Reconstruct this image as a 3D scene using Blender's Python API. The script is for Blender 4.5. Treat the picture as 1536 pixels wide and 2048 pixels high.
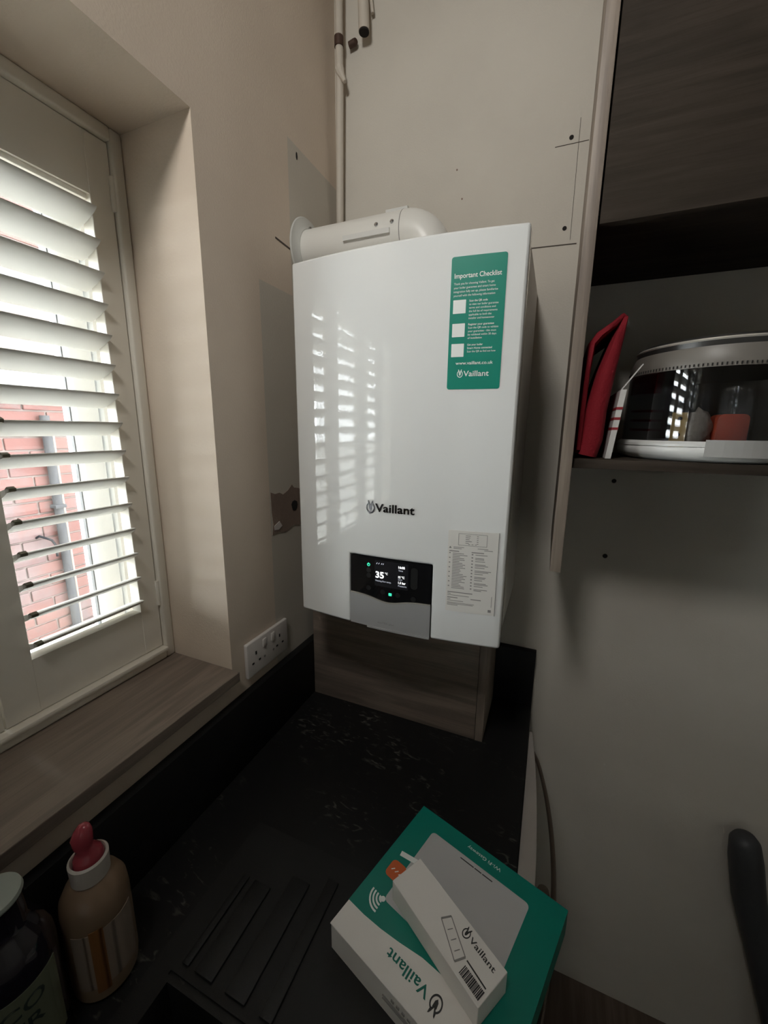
import bpy, bmesh, math, random
from mathutils import Vector, Matrix

# ------------------------------------------------------------------ scene, camera, light
sc = bpy.context.scene
COL = sc.collection
for o in list(bpy.data.objects):
    bpy.data.objects.remove(o, do_unlink=True)

# camera solved from the boiler (440 x 720 mm), worktop and window lines; image 1536 x 2048
CAM = Vector((0.5914, -1.0637, 1.6427))
YAW, PITCH, ROLL, FPX = 0.396, 0.2052, 0.0106, 796.56
fw = Vector((-math.sin(YAW) * math.cos(PITCH), math.cos(YAW) * math.cos(PITCH), -math.sin(PITCH)))
rt = Vector((math.cos(YAW), math.sin(YAW), 0))
up = rt.cross(fw)
r2 = rt * math.cos(ROLL) + up * math.sin(ROLL)
u2 = -rt * math.sin(ROLL) + up * math.cos(ROLL)
cd = bpy.data.cameras.new('camera')
cd.sensor_fit = 'VERTICAL'
cd.sensor_height = 36.0
cd.sensor_width = 27.0
cd.lens = FPX / 2048 * 36.0
cd.clip_start = 0.02
cam = bpy.data.objects.new('camera', cd)
cam.matrix_world = Matrix(((r2.x, u2.x, -fw.x, CAM.x), (r2.y, u2.y, -fw.y, CAM.y), (r2.z, u2.z, -fw.z, CAM.z), (0, 0, 0, 1)))
COL.objects.link(cam)
sc.camera = cam

world = bpy.data.worlds.new('sky')
sc.world = world
world.use_nodes = True
wn = world.node_tree
bg = wn.nodes['Background']
bg.inputs['Color'].default_value = (0.93, 0.97, 1.0, 1)      # even overcast sky
bg.inputs['Strength'].default_value = 22.0

sc.view_settings.view_transform = 'Standard'
sc.view_settings.look = 'None'
sc.view_settings.exposure = 0.35
sc.view_settings.gamma = 1.0
sc.view_settings.use_curve_mapping = False
sc.cycles.max_bounces = 14
sc.cycles.diffuse_bounces = 8
sc.cycles.glossy_bounces = 6
sc.cycles.transparent_max_bounces = 24
sc.cycles.caustics_reflective = False
sc.cycles.caustics_refractive = False
sc.cycles.sample_clamp_indirect = 8.0
sc.cycles.use_denoising = True

# window opening in the left wall (metres)
WY0, WY1, WZ0, WZ1 = -0.482, -1.660, 1.136, 2.150
# portal: only guides the sampling of the sky through the window opening
for py0, py1, pz0, pz1 in ((WY0, WY1, WZ0, WZ1),):
    pl = bpy.data.lights.new('window_portal', 'AREA')
    pl.shape = 'RECTANGLE'
    pl.size = pz1 - pz0
    pl.size_y = py0 - py1
    pl.cycles.is_portal = True
    po = bpy.data.objects.new('window_portal', pl)
    po.location = (-0.352, (py0 + py1) / 2, (pz0 + pz1) / 2)
    po.rotation_euler = (0, -math.pi / 2, 0)
    COL.objects.link(po)

# ------------------------------------------------------------------ materials
MATS = {}


def new_mat(name):
    m = bpy.data.materials.new(name)
    m.use_nodes = True
    nt = m.node_tree
    b = nt.nodes['Principled BSDF']
    MATS[name] = m
    return m, nt, b


def plain(name, col, rough=0.5, metal=0.0, coat=0.0, bump=0.0, bscale=200.0, vary=0.0, emis=None, estr=0.0, spec=0.5):
    m, nt, b = new_mat(name)
    b.inputs['Base Color'].default_value = (*col, 1)
    b.inputs['Roughness'].default_value = rough
    b.inputs['Metallic'].default_value = metal
    b.inputs['Coat Weight'].default_value = coat
    b.inputs['Coat Roughness'].default_value = 0.04
    b.inputs['Specular IOR Level'].default_value = spec
    if emis:
        b.inputs['Emission Color'].default_value = (*emis, 1)
        b.inputs['Emission Strength'].default_value = estr
    tc = nt.nodes.new('ShaderNodeTexCoord')
    if vary:
        n = nt.nodes.new('ShaderNodeTexNoise')
        n.inputs['Scale'].default_value = 9.0
        n.inputs['Detail'].default_value = 6.0
        nt.links.new(tc.outputs['Object'], n.inputs['Vector'])
        mx = nt.nodes.new('ShaderNodeMix')
        mx.data_type = 'RGBA'
        mx.inputs[6].default_value = (*[c * (1 - vary) for c in col], 1)
        mx.inputs[7].default_value = (*[min(1, c * (1 + vary)) for c in col], 1)
        nt.links.new(n.outputs['Fac'], mx.inputs[0])
        nt.links.new(mx.outputs[2], b.inputs['Base Color'])
    if bump:
        n = nt.nodes.new('ShaderNodeTexNoise')
        n.inputs['Scale'].default_value = bscale
        n.inputs['Detail'].default_value = 3.0
        nt.links.new(tc.outputs['Object'], n.inputs['Vector'])
        bp = nt.nodes.new('ShaderNodeBump')
        bp.inputs['Strength'].default_value = bump
        bp.inputs['Distance'].default_value = 0.002
        nt.links.new(n.outputs['Fac'], bp.inputs['Height'])
        nt.links.new(bp.outputs['Normal'], b.inputs['Normal'])
    return m


def nmath(nt, op, a, b=None, c=None):
    n = nt.nodes.new('ShaderNodeMath')
    n.operation = op
    for i, v in enumerate((a, b, c)):
        if v is None:
            continue
        if hasattr(v, 'is_linked'):
            nt.links.new(v, n.inputs[i])
        else:
            n.inputs[i].default_value = v
    return n.outputs[0]


def nstep(nt, v, lo, hi):
    n = nt.nodes.new('ShaderNodeMapRange')
    n.interpolation_type = 'SMOOTHSTEP'
    nt.links.new(v, n.inputs[0])
    n.inputs[1].default_value = lo
    n.inputs[2].default_value = hi
    return n.outputs[0]


def nmix(nt, fac, a, b):
    n = nt.nodes.new('ShaderNodeMix')
    n.data_type = 'RGBA'
    for i, v in ((0, fac), (6, a), (7, b)):
        if hasattr(v, 'is_linked'):
            nt.links.new(v, n.inputs[i])
        elif i == 0:
            n.inputs[0].default_value = v
        else:
            n.inputs[i].default_value = (*v, 1)
    return n.outputs[2]


def wall_paint(name, col, col2, patches=None, patch_col=None):
    m, nt, b = new_mat(name)
    tc = nt.nodes.new('ShaderNodeTexCoord')
    P = tc.outputs['Object']
    n1 = nt.nodes.new('ShaderNodeTexNoise')
    n1.inputs['Scale'].default_value = 3.0
    n1.inputs['Detail'].default_value = 8.0
    nt.links.new(P, n1.inputs['Vector'])
    n2 = nt.nodes.new('ShaderNodeTexNoise')
    n2.inputs['Scale'].default_value = 260.0
    n2.inputs['Detail'].default_value = 2.0
    nt.links.new(P, n2.inputs['Vector'])
    c = nmix(nt, nstep(nt, n1.outputs['Fac'], 0.35, 0.65), col, col2)
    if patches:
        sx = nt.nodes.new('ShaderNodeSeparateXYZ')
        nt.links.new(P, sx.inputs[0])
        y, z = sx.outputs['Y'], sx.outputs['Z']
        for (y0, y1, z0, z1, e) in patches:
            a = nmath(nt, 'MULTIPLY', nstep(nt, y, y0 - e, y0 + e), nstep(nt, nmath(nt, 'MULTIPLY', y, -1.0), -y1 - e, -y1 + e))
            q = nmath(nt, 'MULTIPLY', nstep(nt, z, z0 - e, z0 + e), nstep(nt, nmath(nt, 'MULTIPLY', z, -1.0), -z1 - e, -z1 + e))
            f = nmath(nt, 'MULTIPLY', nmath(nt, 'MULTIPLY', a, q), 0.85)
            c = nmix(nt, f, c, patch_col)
    nt.links.new(c, b.inputs['Base Color'])
    b.inputs['Roughness'].default_value = 0.72
    bp = nt.nodes.new('ShaderNodeBump')
    bp.inputs['Strength'].default_value = 0.22
    bp.inputs['Distance'].default_value = 0.0015
    nt.links.new(n2.outputs['Fac'], bp.inputs['Height'])
    nt.links.new(bp.outputs['Normal'], b.inputs['Normal'])
    return m


def wood(name, light, dark, axis=0, rough=0.5, scale=1.0, spec=0.5):
    """laminate with grain running along axis (0 x, 1 y, 2 z)"""
    m, nt, b = new_mat(name)
    tc = nt.nodes.new('ShaderNodeTexCoord')
    mp = nt.nodes.new('ShaderNodeMapping')
    s = [26.0 * scale] * 3
    s[axis] = 2.2 * scale
    mp.inputs['Scale'].default_value = s
    nt.links.new(tc.outputs['Object'], mp.inputs['Vector'])
    n = nt.nodes.new('ShaderNodeTexNoise')
    n.inputs['Scale'].default_value = 1.6
    n.inputs['Detail'].default_value = 8.0
    n.inputs['Distortion'].default_value = 0.9
    nt.links.new(mp.outputs[0], n.inputs['Vector'])
    mp2 = nt.nodes.new('ShaderNodeMapping')
    s = [420.0] * 3
    s[axis] = 9.0
    mp2.inputs['Scale'].default_value = s
    nt.links.new(tc.outputs['Object'], mp2.inputs['Vector'])
    n2 = nt.nodes.new('ShaderNodeTexNoise')
    n2.inputs['Scale'].default_value = 1.0
    n2.inputs['Detail'].default_value = 3.0
    nt.links.new(mp2.outputs[0], n2.inputs['Vector'])
    c = nmix(nt, nstep(nt, n.outputs['Fac'], 0.3, 0.72), dark, light)
    c = nmix(nt, nmath(nt, 'MULTIPLY', nstep(nt, n2.outputs['Fac'], 0.45, 0.75), 0.35), c, [d * 0.7 for d in dark])
    nt.links.new(c, b.inputs['Base Color'])
    b.inputs['Roughness'].default_value = rough
    b.inputs['Specular IOR Level'].default_value = spec
    bp = nt.nodes.new('ShaderNodeBump')
    bp.inputs['Strength'].default_value = 0.15
    bp.inputs['Distance'].default_value = 0.001
    nt.links.new(n2.outputs['Fac'], bp.inputs['Height'])
    nt.links.new(bp.outputs['Normal'], b.inputs['Normal'])
    return m


def clear(name, tint, gloss=0.6, rough=0.03):
    """thin clear sheet: see-through plus a Fresnel reflection"""
    m, nt, b = new_mat(name)
    nt.nodes.remove(b)
    out = nt.nodes['Material Output']
    t = nt.nodes.new('ShaderNodeBsdfTransparent')
    t.inputs[0].default_value = (*tint, 1)
    g = nt.nodes.new('ShaderNodeBsdfGlossy')
    g.inputs['Roughness'].default_value = rough
    g.inputs['Color'].default_value = (1, 1, 1, 1)
    lw = nt.nodes.new('ShaderNodeFresnel')
    lw.inputs['IOR'].default_value = 1.45
    f = nmath(nt, 'MULTIPLY', lw.outputs[0], gloss)
    mx = nt.nodes.new('ShaderNodeMixShader')
    nt.links.new(f, mx.inputs[0])
    nt.links.new(t.outputs[0], mx.inputs[1])
    nt.links.new(g.outputs[0], mx.inputs[2])
    nt.links.new(mx.outputs[0], out.inputs['Surface'])
    return m


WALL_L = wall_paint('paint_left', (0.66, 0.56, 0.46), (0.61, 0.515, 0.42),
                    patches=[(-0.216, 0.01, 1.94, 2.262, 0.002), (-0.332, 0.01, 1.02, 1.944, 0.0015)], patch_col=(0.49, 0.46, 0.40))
WALL = wall_paint('paint_back', (0.60, 0.565, 0.50), (0.55, 0.515, 0.455))
REVEAL = wall_paint('paint_room', (0.60, 0.56, 0.50), (0.56, 0.52, 0.46))
CEIL = plain('ceiling_white', (0.78, 0.77, 0.74), 0.8, bump=0.1)
FLOOR = wood('floor_oak', (0.14, 0.10, 0.075), (0.08, 0.055, 0.04), axis=1)
OAK_X = wood('grey_oak_x', (0.255, 0.205, 0.165), (0.16, 0.125, 0.10), axis=0)
OAK_DIM = wood('dim_oak_x', (0.05, 0.038, 0.029), (0.03, 0.023, 0.017), axis=0, rough=0.7, spec=0.15)  # darkened copy of the oak: brown tone plus dim light put into colour
OAK_Y = wood('grey_oak_y', (0.255, 0.205, 0.165), (0.16, 0.125, 0.10), axis=1)
OAK_Z = wood('grey_oak_z', (0.30, 0.245, 0.20), (0.19, 0.15, 0.122), axis=2)
SHUT = plain('shutter_cream', (0.74, 0.70, 0.62), 0.45, bump=0.03, vary=0.02)
LOUV = plain('louvre_white', (0.60, 0.59, 0.555), 0.42)
CLIP = plain('clip_olive_metal', (0.16, 0.15, 0.11), 0.45, metal=0.5)
UPVC = plain('upvc_white', (0.86, 0.87, 0.87), 0.28)
GASKET = plain('gasket_grey', (0.16, 0.16, 0.16), 0.6)
GLASS = clear('window_glass', (0.97, 0.985, 0.98), 0.9, 0.0)
WHITE_FRONT, _nt, _b = new_mat('boiler_front_white')
_b.inputs['Base Color'].default_value = (0.82, 0.83, 0.82, 1)
_b.inputs['Roughness'].default_value = 0.5
_b.inputs['Specular IOR Level'].default_value = 0.2
_b.inputs['Coat Weight'].default_value = 1.0
_b.inputs['Coat IOR'].default_value = 1.8
_b.inputs['Coat Roughness'].default_value = 0.02
_tc = _nt.nodes.new('ShaderNodeTexCoord')
_n = _nt.nodes.new('ShaderNodeTexNoise')
_n.inputs['Scale'].default_value = 170.0
_n.inputs['Detail'].default_value = 1.0
_nt.links.new(_tc.outputs['Object'], _n.inputs['Vector'])
_bp = _nt.nodes.new('ShaderNodeBump')
_bp.inputs['Strength'].default_value = 0.03
_bp.inputs['Distance'].default_value = 0.001
_nt.links.new(_n.outputs['Fac'], _bp.inputs['Height'])
_nt.links.new(_bp.outputs['Normal'], _b.inputs['Coat Normal'])
_nt.links.new(_bp.outputs['Normal'], _b.inputs['Normal'])
BODY = plain('boiler_body_white', (0.72, 0.71, 0.68), 0.4)
FLUE = plain('flue_white', (0.74, 0.73, 0.69), 0.35, bump=0.02)
RUBBER = plain('flange_grey', (0.55, 0.55, 0.52), 0.6)
SCREW = plain('screw_steel', (0.55, 0.55, 0.55), 0.25, metal=1.0)
LABELW = plain('label_paper', (0.74, 0.72, 0.68), 0.55)
TEAL = plain('sticker_teal', (0.0, 0.235, 0.165), 0.45)
PRINTW = plain('print_white', (0.86, 0.88, 0.86), 0.5)
PRINTK = plain('print_black', (0.03, 0.03, 0.03), 0.5)
PRINTG = plain('print_grey', (0.26, 0.25, 0.24), 0.6)
PRINTT = plain('print_teal', (0.0, 0.16, 0.12), 0.5)
BADGE = plain('badge_dark_chrome', (0.10, 0.10, 0.11), 0.08, metal=1.0)
BLACKGL = plain('black_gloss_panel', (0.008, 0.008, 0.009), 0.12, coat=0.4)
SCREEN = plain('screen_dark', (0.012, 0.012, 0.014), 0.2, emis=(0.5, 0.5, 0.6), estr=0.004)
KEY = plain('touch_key_dark', (0.014, 0.014, 0.014), 0.35)
LITW = plain('lit_white', (0.8, 0.8, 0.8), 0.5, emis=(1, 1, 1), estr=0.9)
LITD = plain('lit_dim_white', (0.5, 0.5, 0.55), 0.5, emis=(0.8, 0.85, 1), estr=0.28)
LITG = plain('lit_green', (0.05, 0.6, 0.4), 0.5, emis=(0.06, 0.9, 0.55), estr=0.65)
SILVER = plain('flap_silver', (0.40, 0.40, 0.40), 0.42, metal=0.25, bump=0.08, bscale=900)
CHROME = plain('chrome_trim', (0.85, 0.80, 0.72), 0.2, metal=0.55)
PIPEP = plain('painted_pipe', (0.56, 0.51, 0.44), 0.6, bump=0.25, bscale=90, vary=0.1)
COPPER = plain('dark_copper', (0.075, 0.042, 0.03), 0.6, metal=0.3)
DARK = plain('dark_hole', (0.012, 0.01, 0.009), 0.9)
PENCIL = plain('pencil_mark', (0.07, 0.055, 0.045), 0.8)
PLASTER = plain('bare_plaster', (0.23, 0.17, 0.135), 0.9, bump=0.6, bscale=90, vary=0.3)
SOCKET = plain('socket_white', (0.62, 0.58, 0.55), 0.4)
STAIN = plain('old_paint_speck', (0.27, 0.2, 0.16), 0.9)


def worktop_mat():
    m, nt, b = new_mat('worktop_black')
    tc = nt.nodes.new('ShaderNodeTexCoord')
    n = nt.nodes.new('ShaderNodeTexNoise')
    n.inputs['Scale'].default_value = 34.0
    n.inputs['Detail'].default_value = 7.0
    n.inputs['Distortion'].default_value = 1.2
    mp = nt.nodes.new('ShaderNodeMapping')
    mp.inputs['Rotation'].default_value = (0, 0, 0.9)
    mp.inputs['Scale'].default_value = (1.0, 2.6, 1.0)
    nt.links.new(tc.outputs['Object'], mp.inputs['Vector'])
    nt.links.new(mp.outputs[0], n.inputs['Vector'])
    n2 = nt.nodes.new('ShaderNodeTexNoise')
    n2.inputs['Scale'].default_value = 7.0
    n2.inputs['Detail'].default_value = 4.0
    nt.links.new(tc.outputs['Object'], n2.inputs['Vector'])
    f = nmath(nt, 'MULTIPLY', nstep(nt, n.outputs['Fac'], 0.56, 0.74), nstep(nt, n2.outputs['Fac'], 0.42, 0.66))
    c = nmix(nt, f, (0.010, 0.010, 0.010), (0.095, 0.09, 0.08))
    nt.links.new(c, b.inputs['Base Color'])
    b.inputs['Roughness'].default_value = 0.42
    b.inputs['Specular IOR Level'].default_value = 0.3
    return m


WORKTOP = worktop_mat()
UPSTAND = plain('upstand_black', (0.009, 0.009, 0.009), 0.5, spec=0.25)
SINKM = plain('sink_black', (0.013, 0.013, 0.013), 0.45, bump=0.2, bscale=700, spec=0.3)
RED = plain('red_cloth', (0.27, 0.006, 0.016), 0.85, bump=0.5, bscale=260)
REDPR = plain('print_red', (0.30, 0.02, 0.03), 0.6)
CARD = plain('white_card', (0.66, 0.64, 0.62), 0.6)
CARRW = plain('carrier_white', (0.70, 0.70, 0.68), 0.35)
CARRT = plain('carrier_lid_beige', (0.17, 0.155, 0.135), 0.4)
CARRD = plain('carrier_lid_dark', (0.03, 0.028, 0.026), 0.3)
DOME = clear('carrier_clear', (0.80, 0.81, 0.83), 0.9, 0.02)
CLIPC = plain('carrier_clip_grey', (0.40, 0.395, 0.38), 0.3)
ORANGE = plain('orange_plastic', (0.62, 0.09, 0.035), 0.5)
YELLOW = plain('yellow_card', (0.80, 0.56, 0.22), 0.55)
FLUFF = plain('pale_biscuit', (0.30, 0.26, 0.21), 0.8, bump=0.8, bscale=120, vary=0.3)
BOXTEAL = plain('box_teal', (0.0, 0.20, 0.15), 0.42)
BOXWHITE = plain('box_white', (0.80, 0.775, 0.74), 0.5)
DEVICE = plain('print_device_grey', (0.50, 0.50, 0.50), 0.5)
BOXORANGE = plain('print_orange', (0.62, 0.13, 0.035), 0.5)
APPL = plain('appliance_beige', (0.36, 0.33, 0.30), 0.4)
HANDLE = plain('bow_handle_bronze', (0.16, 0.125, 0.10), 0.3, metal=0.8)
POLE = plain('pole_grey', (0.045, 0.047, 0.05), 0.5)
CABW = plain('base_unit_brown', (0.14, 0.11, 0.09), 0.5)
SOAP = plain('amber_bottle', (0.20, 0.135, 0.085), 0.3)
SOAPL = plain('amber_label', (0.26, 0.205, 0.165), 0.5)
SOAPS = plain('amber_stripe', (0.20, 0.085, 0.025), 0.5)
RIMW = plain('bottle_rim_white', (0.48, 0.44, 0.40), 0.4)
PINK = plain('pink_red_spout', (0.30, 0.045, 0.06), 0.22)
DKBOT = plain('dark_bottle', (0.012, 0.010, 0.016), 0.08, coat=0.5)
CAPG = plain('bottle_cap_grey', (0.27, 0.30, 0.27), 0.4)
ECOL = plain('green_label', (0.15, 0.165, 0.11), 0.5)
ECOT = plain('green_print', (0.02, 0.035, 0.03), 0.5)


def brick_mat():
    m, nt, b = new_mat('brick_red')
    oi = nt.nodes.new('ShaderNodeObjectInfo')
    tc = nt.nodes.new('ShaderNodeTexCoord')
    ge = nt.nodes.new('ShaderNodeNewGeometry')
    n = nt.nodes.new('ShaderNodeTexNoise')
    n.inputs['Scale'].default_value = 14.0
    n.inputs['Detail'].default_value = 8.0
    nt.links.new(ge.outputs['Position'], n.inputs['Vector'])
    n3 = nt.nodes.new('ShaderNodeTexNoise')
    n3.inputs['Scale'].default_value = 2.6
    n3.inputs['Detail'].default_value = 5.0
    nt.links.new(ge.outputs['Position'], n3.inputs['Vector'])
    c = nmix(nt, oi.outputs['Random'], (0.047, 0.0145, 0.0115), (0.057, 0.022, 0.0175))
    c = nmix(nt, nmath(nt, 'MULTIPLY', nstep(nt, n.outputs['Fac'], 0.5, 0.8), 0.6), c, (0.03, 0.019, 0.018))
    c = nmix(nt, nmath(nt, 'MULTIPLY', nstep(nt, n3.outputs['Fac'], 0.48, 0.62), 0.75), c, (0.048, 0.035, 0.035))
    nt.links.new(c, b.inputs['Base Color'])
    b.inputs['Roughness'].default_value = 0.9
    bp = nt.nodes.new('ShaderNodeBump')
    bp.inputs['Strength'].default_value = 0.5
    bp.inputs['Distance'].default_value = 0.006
    nt.links.new(n.outputs['Fac'], bp.inputs['Height'])
    nt.links.new(bp.outputs['Normal'], b.inputs['Normal'])
    return m


BRICK = brick_mat()
MORTAR = plain('mortar', (0.085, 0.066, 0.06), 0.95, bump=0.4, bscale=60, vary=0.15)
STONE = plain('grey_stone', (0.085, 0.085, 0.09), 0.9, bump=0.5, bscale=30, vary=0.25)
NGLASS = plain('neighbour_glass', (0.075, 0.08, 0.11), 0.7, vary=0.15)
PAVE = plain('paving_grey', (0.30, 0.29, 0.27), 0.9, bump=0.4, bscale=20, vary=0.15)
CABLE = plain('cream_cable', (0.12, 0.092, 0.07), 0.6)
PIPEGREY = plain('downpipe_grey', (0.026, 0.026, 0.028), 0.95, spec=0.05)
IRON = plain('black_iron', (0.008, 0.008, 0.009), 0.9, spec=0.05)

VOILE, _nt, _b = new_mat('fill_curtain_white')  # for the added, unseen rear curtain that passes fill daylight
_nt.nodes.remove(_b)
_d = _nt.nodes.new('ShaderNodeBsdfDiffuse')
_d.inputs['Color'].default_value = (0.85, 0.85, 0.83, 1)
_t = _nt.nodes.new('ShaderNodeBsdfTranslucent')
_t.inputs['Color'].default_value = (0.85, 0.85, 0.83, 1)
_m = _nt.nodes.new('ShaderNodeMixShader')
_m.inputs[0].default_value = 0.03
_nt.links.new(_d.outputs[0], _m.inputs[1])
_nt.links.new(_t.outputs[0], _m.inputs[2])
_nt.links.new(_m.outputs[0], _nt.nodes['Material Output'].inputs['Surface'])

# ------------------------------------------------------------------ mesh helpers


def box(bm, x0, x1, y0, y1, z0, z1):
    v = [bm.verts.new((x, y, z)) for z in (z0, z1) for y in (y0, y1) for x in (x0, x1)]
    for f in ((0, 2, 3, 1), (4, 5, 7, 6), (0, 1, 5, 4), (2, 6, 7, 3), (0, 4, 6, 2), (1, 3, 7, 5)):
        bm.faces.new([v[i] for i in f])
    return v


def boxbm(x0, x1, y0, y1, z0, z1, bev=0.0, seg=2):
    bm = bmesh.new()
    box(bm, min(x0, x1), max(x0, x1), min(y0, y1), max(y0, y1), min(z0, z1), max(z0, z1))
    if bev:
        bmesh.ops.bevel(bm, geom=bm.edges[:], offset=bev, segments=seg, affect='EDGES', profile=0.5)
    return bm


def bevel_sharp(bm, off, seg=2, ang=0.6):
    bmesh.ops.recalc_face_normals(bm, faces=bm.faces[:])
    es = [e for e in bm.edges if len(e.link_faces) == 2 and e.calc_face_angle(0) > ang]
    bmesh.ops.bevel(bm, geom=es, offset=off, segments=seg, affect='EDGES', profile=0.5)
    return bm


def tube(bm, pts, r, seg=16, caps=True):
    """tube along a path; r a number or a list"""
    pts = [Vector(p) for p in pts]
    rs = r if isinstance(r, (list, tuple)) else [r] * len(pts)
    t0 = (pts[1] - pts[0]).normalized()
    a = Vector((0, 0, 1)) if abs(t0.z) < 0.9 else Vector((1, 0, 0))
    n = t0.cross(a).normalized()
    rings = []
    for i, p in enumerate(pts):
        t = ((pts[min(i + 1, len(pts) - 1)] - p).normalized() + (p - pts[max(i - 1, 0)]).normalized())
        t = t.normalized() if t.length > 1e-9 else t0
        n = (n - t * n.dot(t)).normalized()
        b = t.cross(n)
        rings.append([bm.verts.new(p + (n * math.cos(k * 2 * math.pi / seg) + b * math.sin(k * 2 * math.pi / seg)) * rs[i]) for k in range(seg)])
    for A, B in zip(rings, rings[1:]):
        for k in range(seg):
            bm.faces.new((A[k], A[(k + 1) % seg], B[(k + 1) % seg], B[k]))
    if caps:
        bm.faces.new(list(reversed(rings[0])))
        bm.faces.new(rings[-1])
    return rings


def lathe(bm, prof, c=(0, 0, 0), seg=40, closed=False, sx=1.0, sy=1.0):
    """profile of (r, z) turned round a vertical axis at c"""
    rings = []
    for r, z in prof:
        if r < 1e-6:
            rings.append([bm.verts.new((c[0], c[1], c[2] + z))])
        else:
            rings.append([bm.verts.new((c[0] + sx * r * math.cos(k * 2 * math.pi / seg), c[1] + sy * r * math.sin(k * 2 * math.pi / seg), c[2] + z)) for k in range(seg)])
    prs = list(zip(rings, rings[1:])) + ([(rings[-1], rings[0])] if closed else [])
    for A, B in prs:
        for k in range(seg):
            k2 = (k + 1) % seg
            if len(A) == 1 and len(B) == 1:
                continue
            if len(A) == 1:
                bm.faces.new((A[0], B[k2], B[k]))
            elif len(B) == 1:
                bm.faces.new((A[k], A[k2], B[0]))
            else:
                bm.faces.new((A[k], A[k2], B[k2], B[k]))


def prism(bm, poly, fmap, h0, h1):
    """closed prism: 2-D polygon pushed through fmap(u, v, height)"""
    lo = [bm.verts.new(fmap(u, v, h0)) for u, v in poly]
    hi = [bm.verts.new(fmap(u, v, h1)) for u, v in poly]
    n = len(poly)
    bm.faces.new(list(reversed(lo)))
    bm.faces.new(hi)
    for i in range(n):
        bm.faces.new((lo[i], lo[(i + 1) % n], hi[(i + 1) % n], hi[i]))


def rrect(u0, u1, v0, v1, r, n=5):
    out = []
    for cu, cv, a in ((u1 - r, v1 - r, 0), (u0 + r, v1 - r, 90), (u0 + r, v0 + r, 180), (u1 - r, v0 + r, 270)):
        for k in range(n + 1):
            t = math.radians(a + 90 * k / n)
            out.append((cu + r * math.cos(t), cv + r * math.sin(t)))
    return out


LOC = {}


def obj(name, bm, mat, parent=None, smooth=0.6, keep=False):
    """link bm (built in world coordinates) as one mesh object; a child's vertices go to its root's frame"""
    bmesh.ops.recalc_face_normals(bm, faces=bm.faces[:])
    me = bpy.data.meshes.new(name)
    if parent is None and not keep:
        xs = [v.co for v in bm.verts]
        base = Vector(((min(v.x for v in xs) + max(v.x for v in xs)) / 2, (min(v.y for v in xs) + max(v.y for v in xs)) / 2, min(v.z for v in xs)))
    elif parent is None:
        base = Vector((0, 0, 0))
    else:
        base = LOC[parent.name]
    bmesh.ops.translate(bm, verts=bm.verts[:], vec=-base)
    bm.to_mesh(me)
    bm.free()
    me.materials.append(mat)
    if smooth:
        for p in me.polygons:
            p.use_smooth = True
        me.set_sharp_from_angle(angle=smooth)
    o = bpy.data.objects.new(name, me)
    COL.objects.link(o)
    if parent is None:
        o.location = base
    else:
        o.parent = parent
    LOC[o.name] = base.copy()
    return o


def tag(o, label, cat, group=None):
    o['label'] = label
    o['category'] = cat
    if group:
        o['group'] = group
    return o


def thing(name, label, cat, loc, group=None):
    o = bpy.data.objects.new(name, None)
    o.empty_display_size = 0.05
    o.location = loc
    COL.objects.link(o)
    LOC[o.name] = Vector(loc)
    return tag(o, label, cat, group)


def struct(name, bm, mat, parent=None, smooth=0.0):
    o = obj(name, bm, mat, parent, smooth=smooth, keep=True)
    if parent is None:
        o['kind'] = 'structure'
    return o


def dup(o, parent, loc):
    c = o.copy()
    COL.objects.link(c)
    c.parent = parent
    c.location = loc
    return c


TCACHE = {}


def glyphs(s, bold=0.0):
    key = (s, bold)
    if key not in TCACHE:
        cu = bpy.data.curves.new('t', 'FONT')
        cu.body = s
        cu.resolution_u = 3
        cu.offset = bold
        ob = bpy.data.objects.new('t', cu)
        COL.objects.link(ob)
        dg = bpy.context.evaluated_depsgraph_get()
        dg.update()
        me = bpy.data.meshes.new_from_object(ob.evaluated_get(dg))
        vs = [(v.co.x, v.co.y) for v in me.vertices]
        fs = [tuple(p.vertices) for p in me.polygons]
        bpy.data.objects.remove(ob, do_unlink=True)
        bpy.data.curves.remove(cu)
        bpy.data.meshes.remove(me)
        TCACHE[key] = (vs, fs)
    return TCACHE[key]


def text(bm, s, fmap, u0, v0, width, cap, off=0.0, bold=0.0):
    """flat lettering: left end u0, baseline v0, given width and capital height"""
    vs, fs = glyphs(s, bold)
    if not vs:
        return
    x0 = min(v[0] for v in vs)
    x1 = max(v[0] for v in vs)
    sx = width / max(1e-6, x1 - x0)
    sy = cap / 0.73
    nv = [bm.verts.new(fmap(u0 + (x - x0) * sx, v0 + y * sy, off)) for x, y in vs]
    for f in fs:
        try:
            bm.faces.new([nv[i] for i in f])
        except ValueError:
            pass


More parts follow.
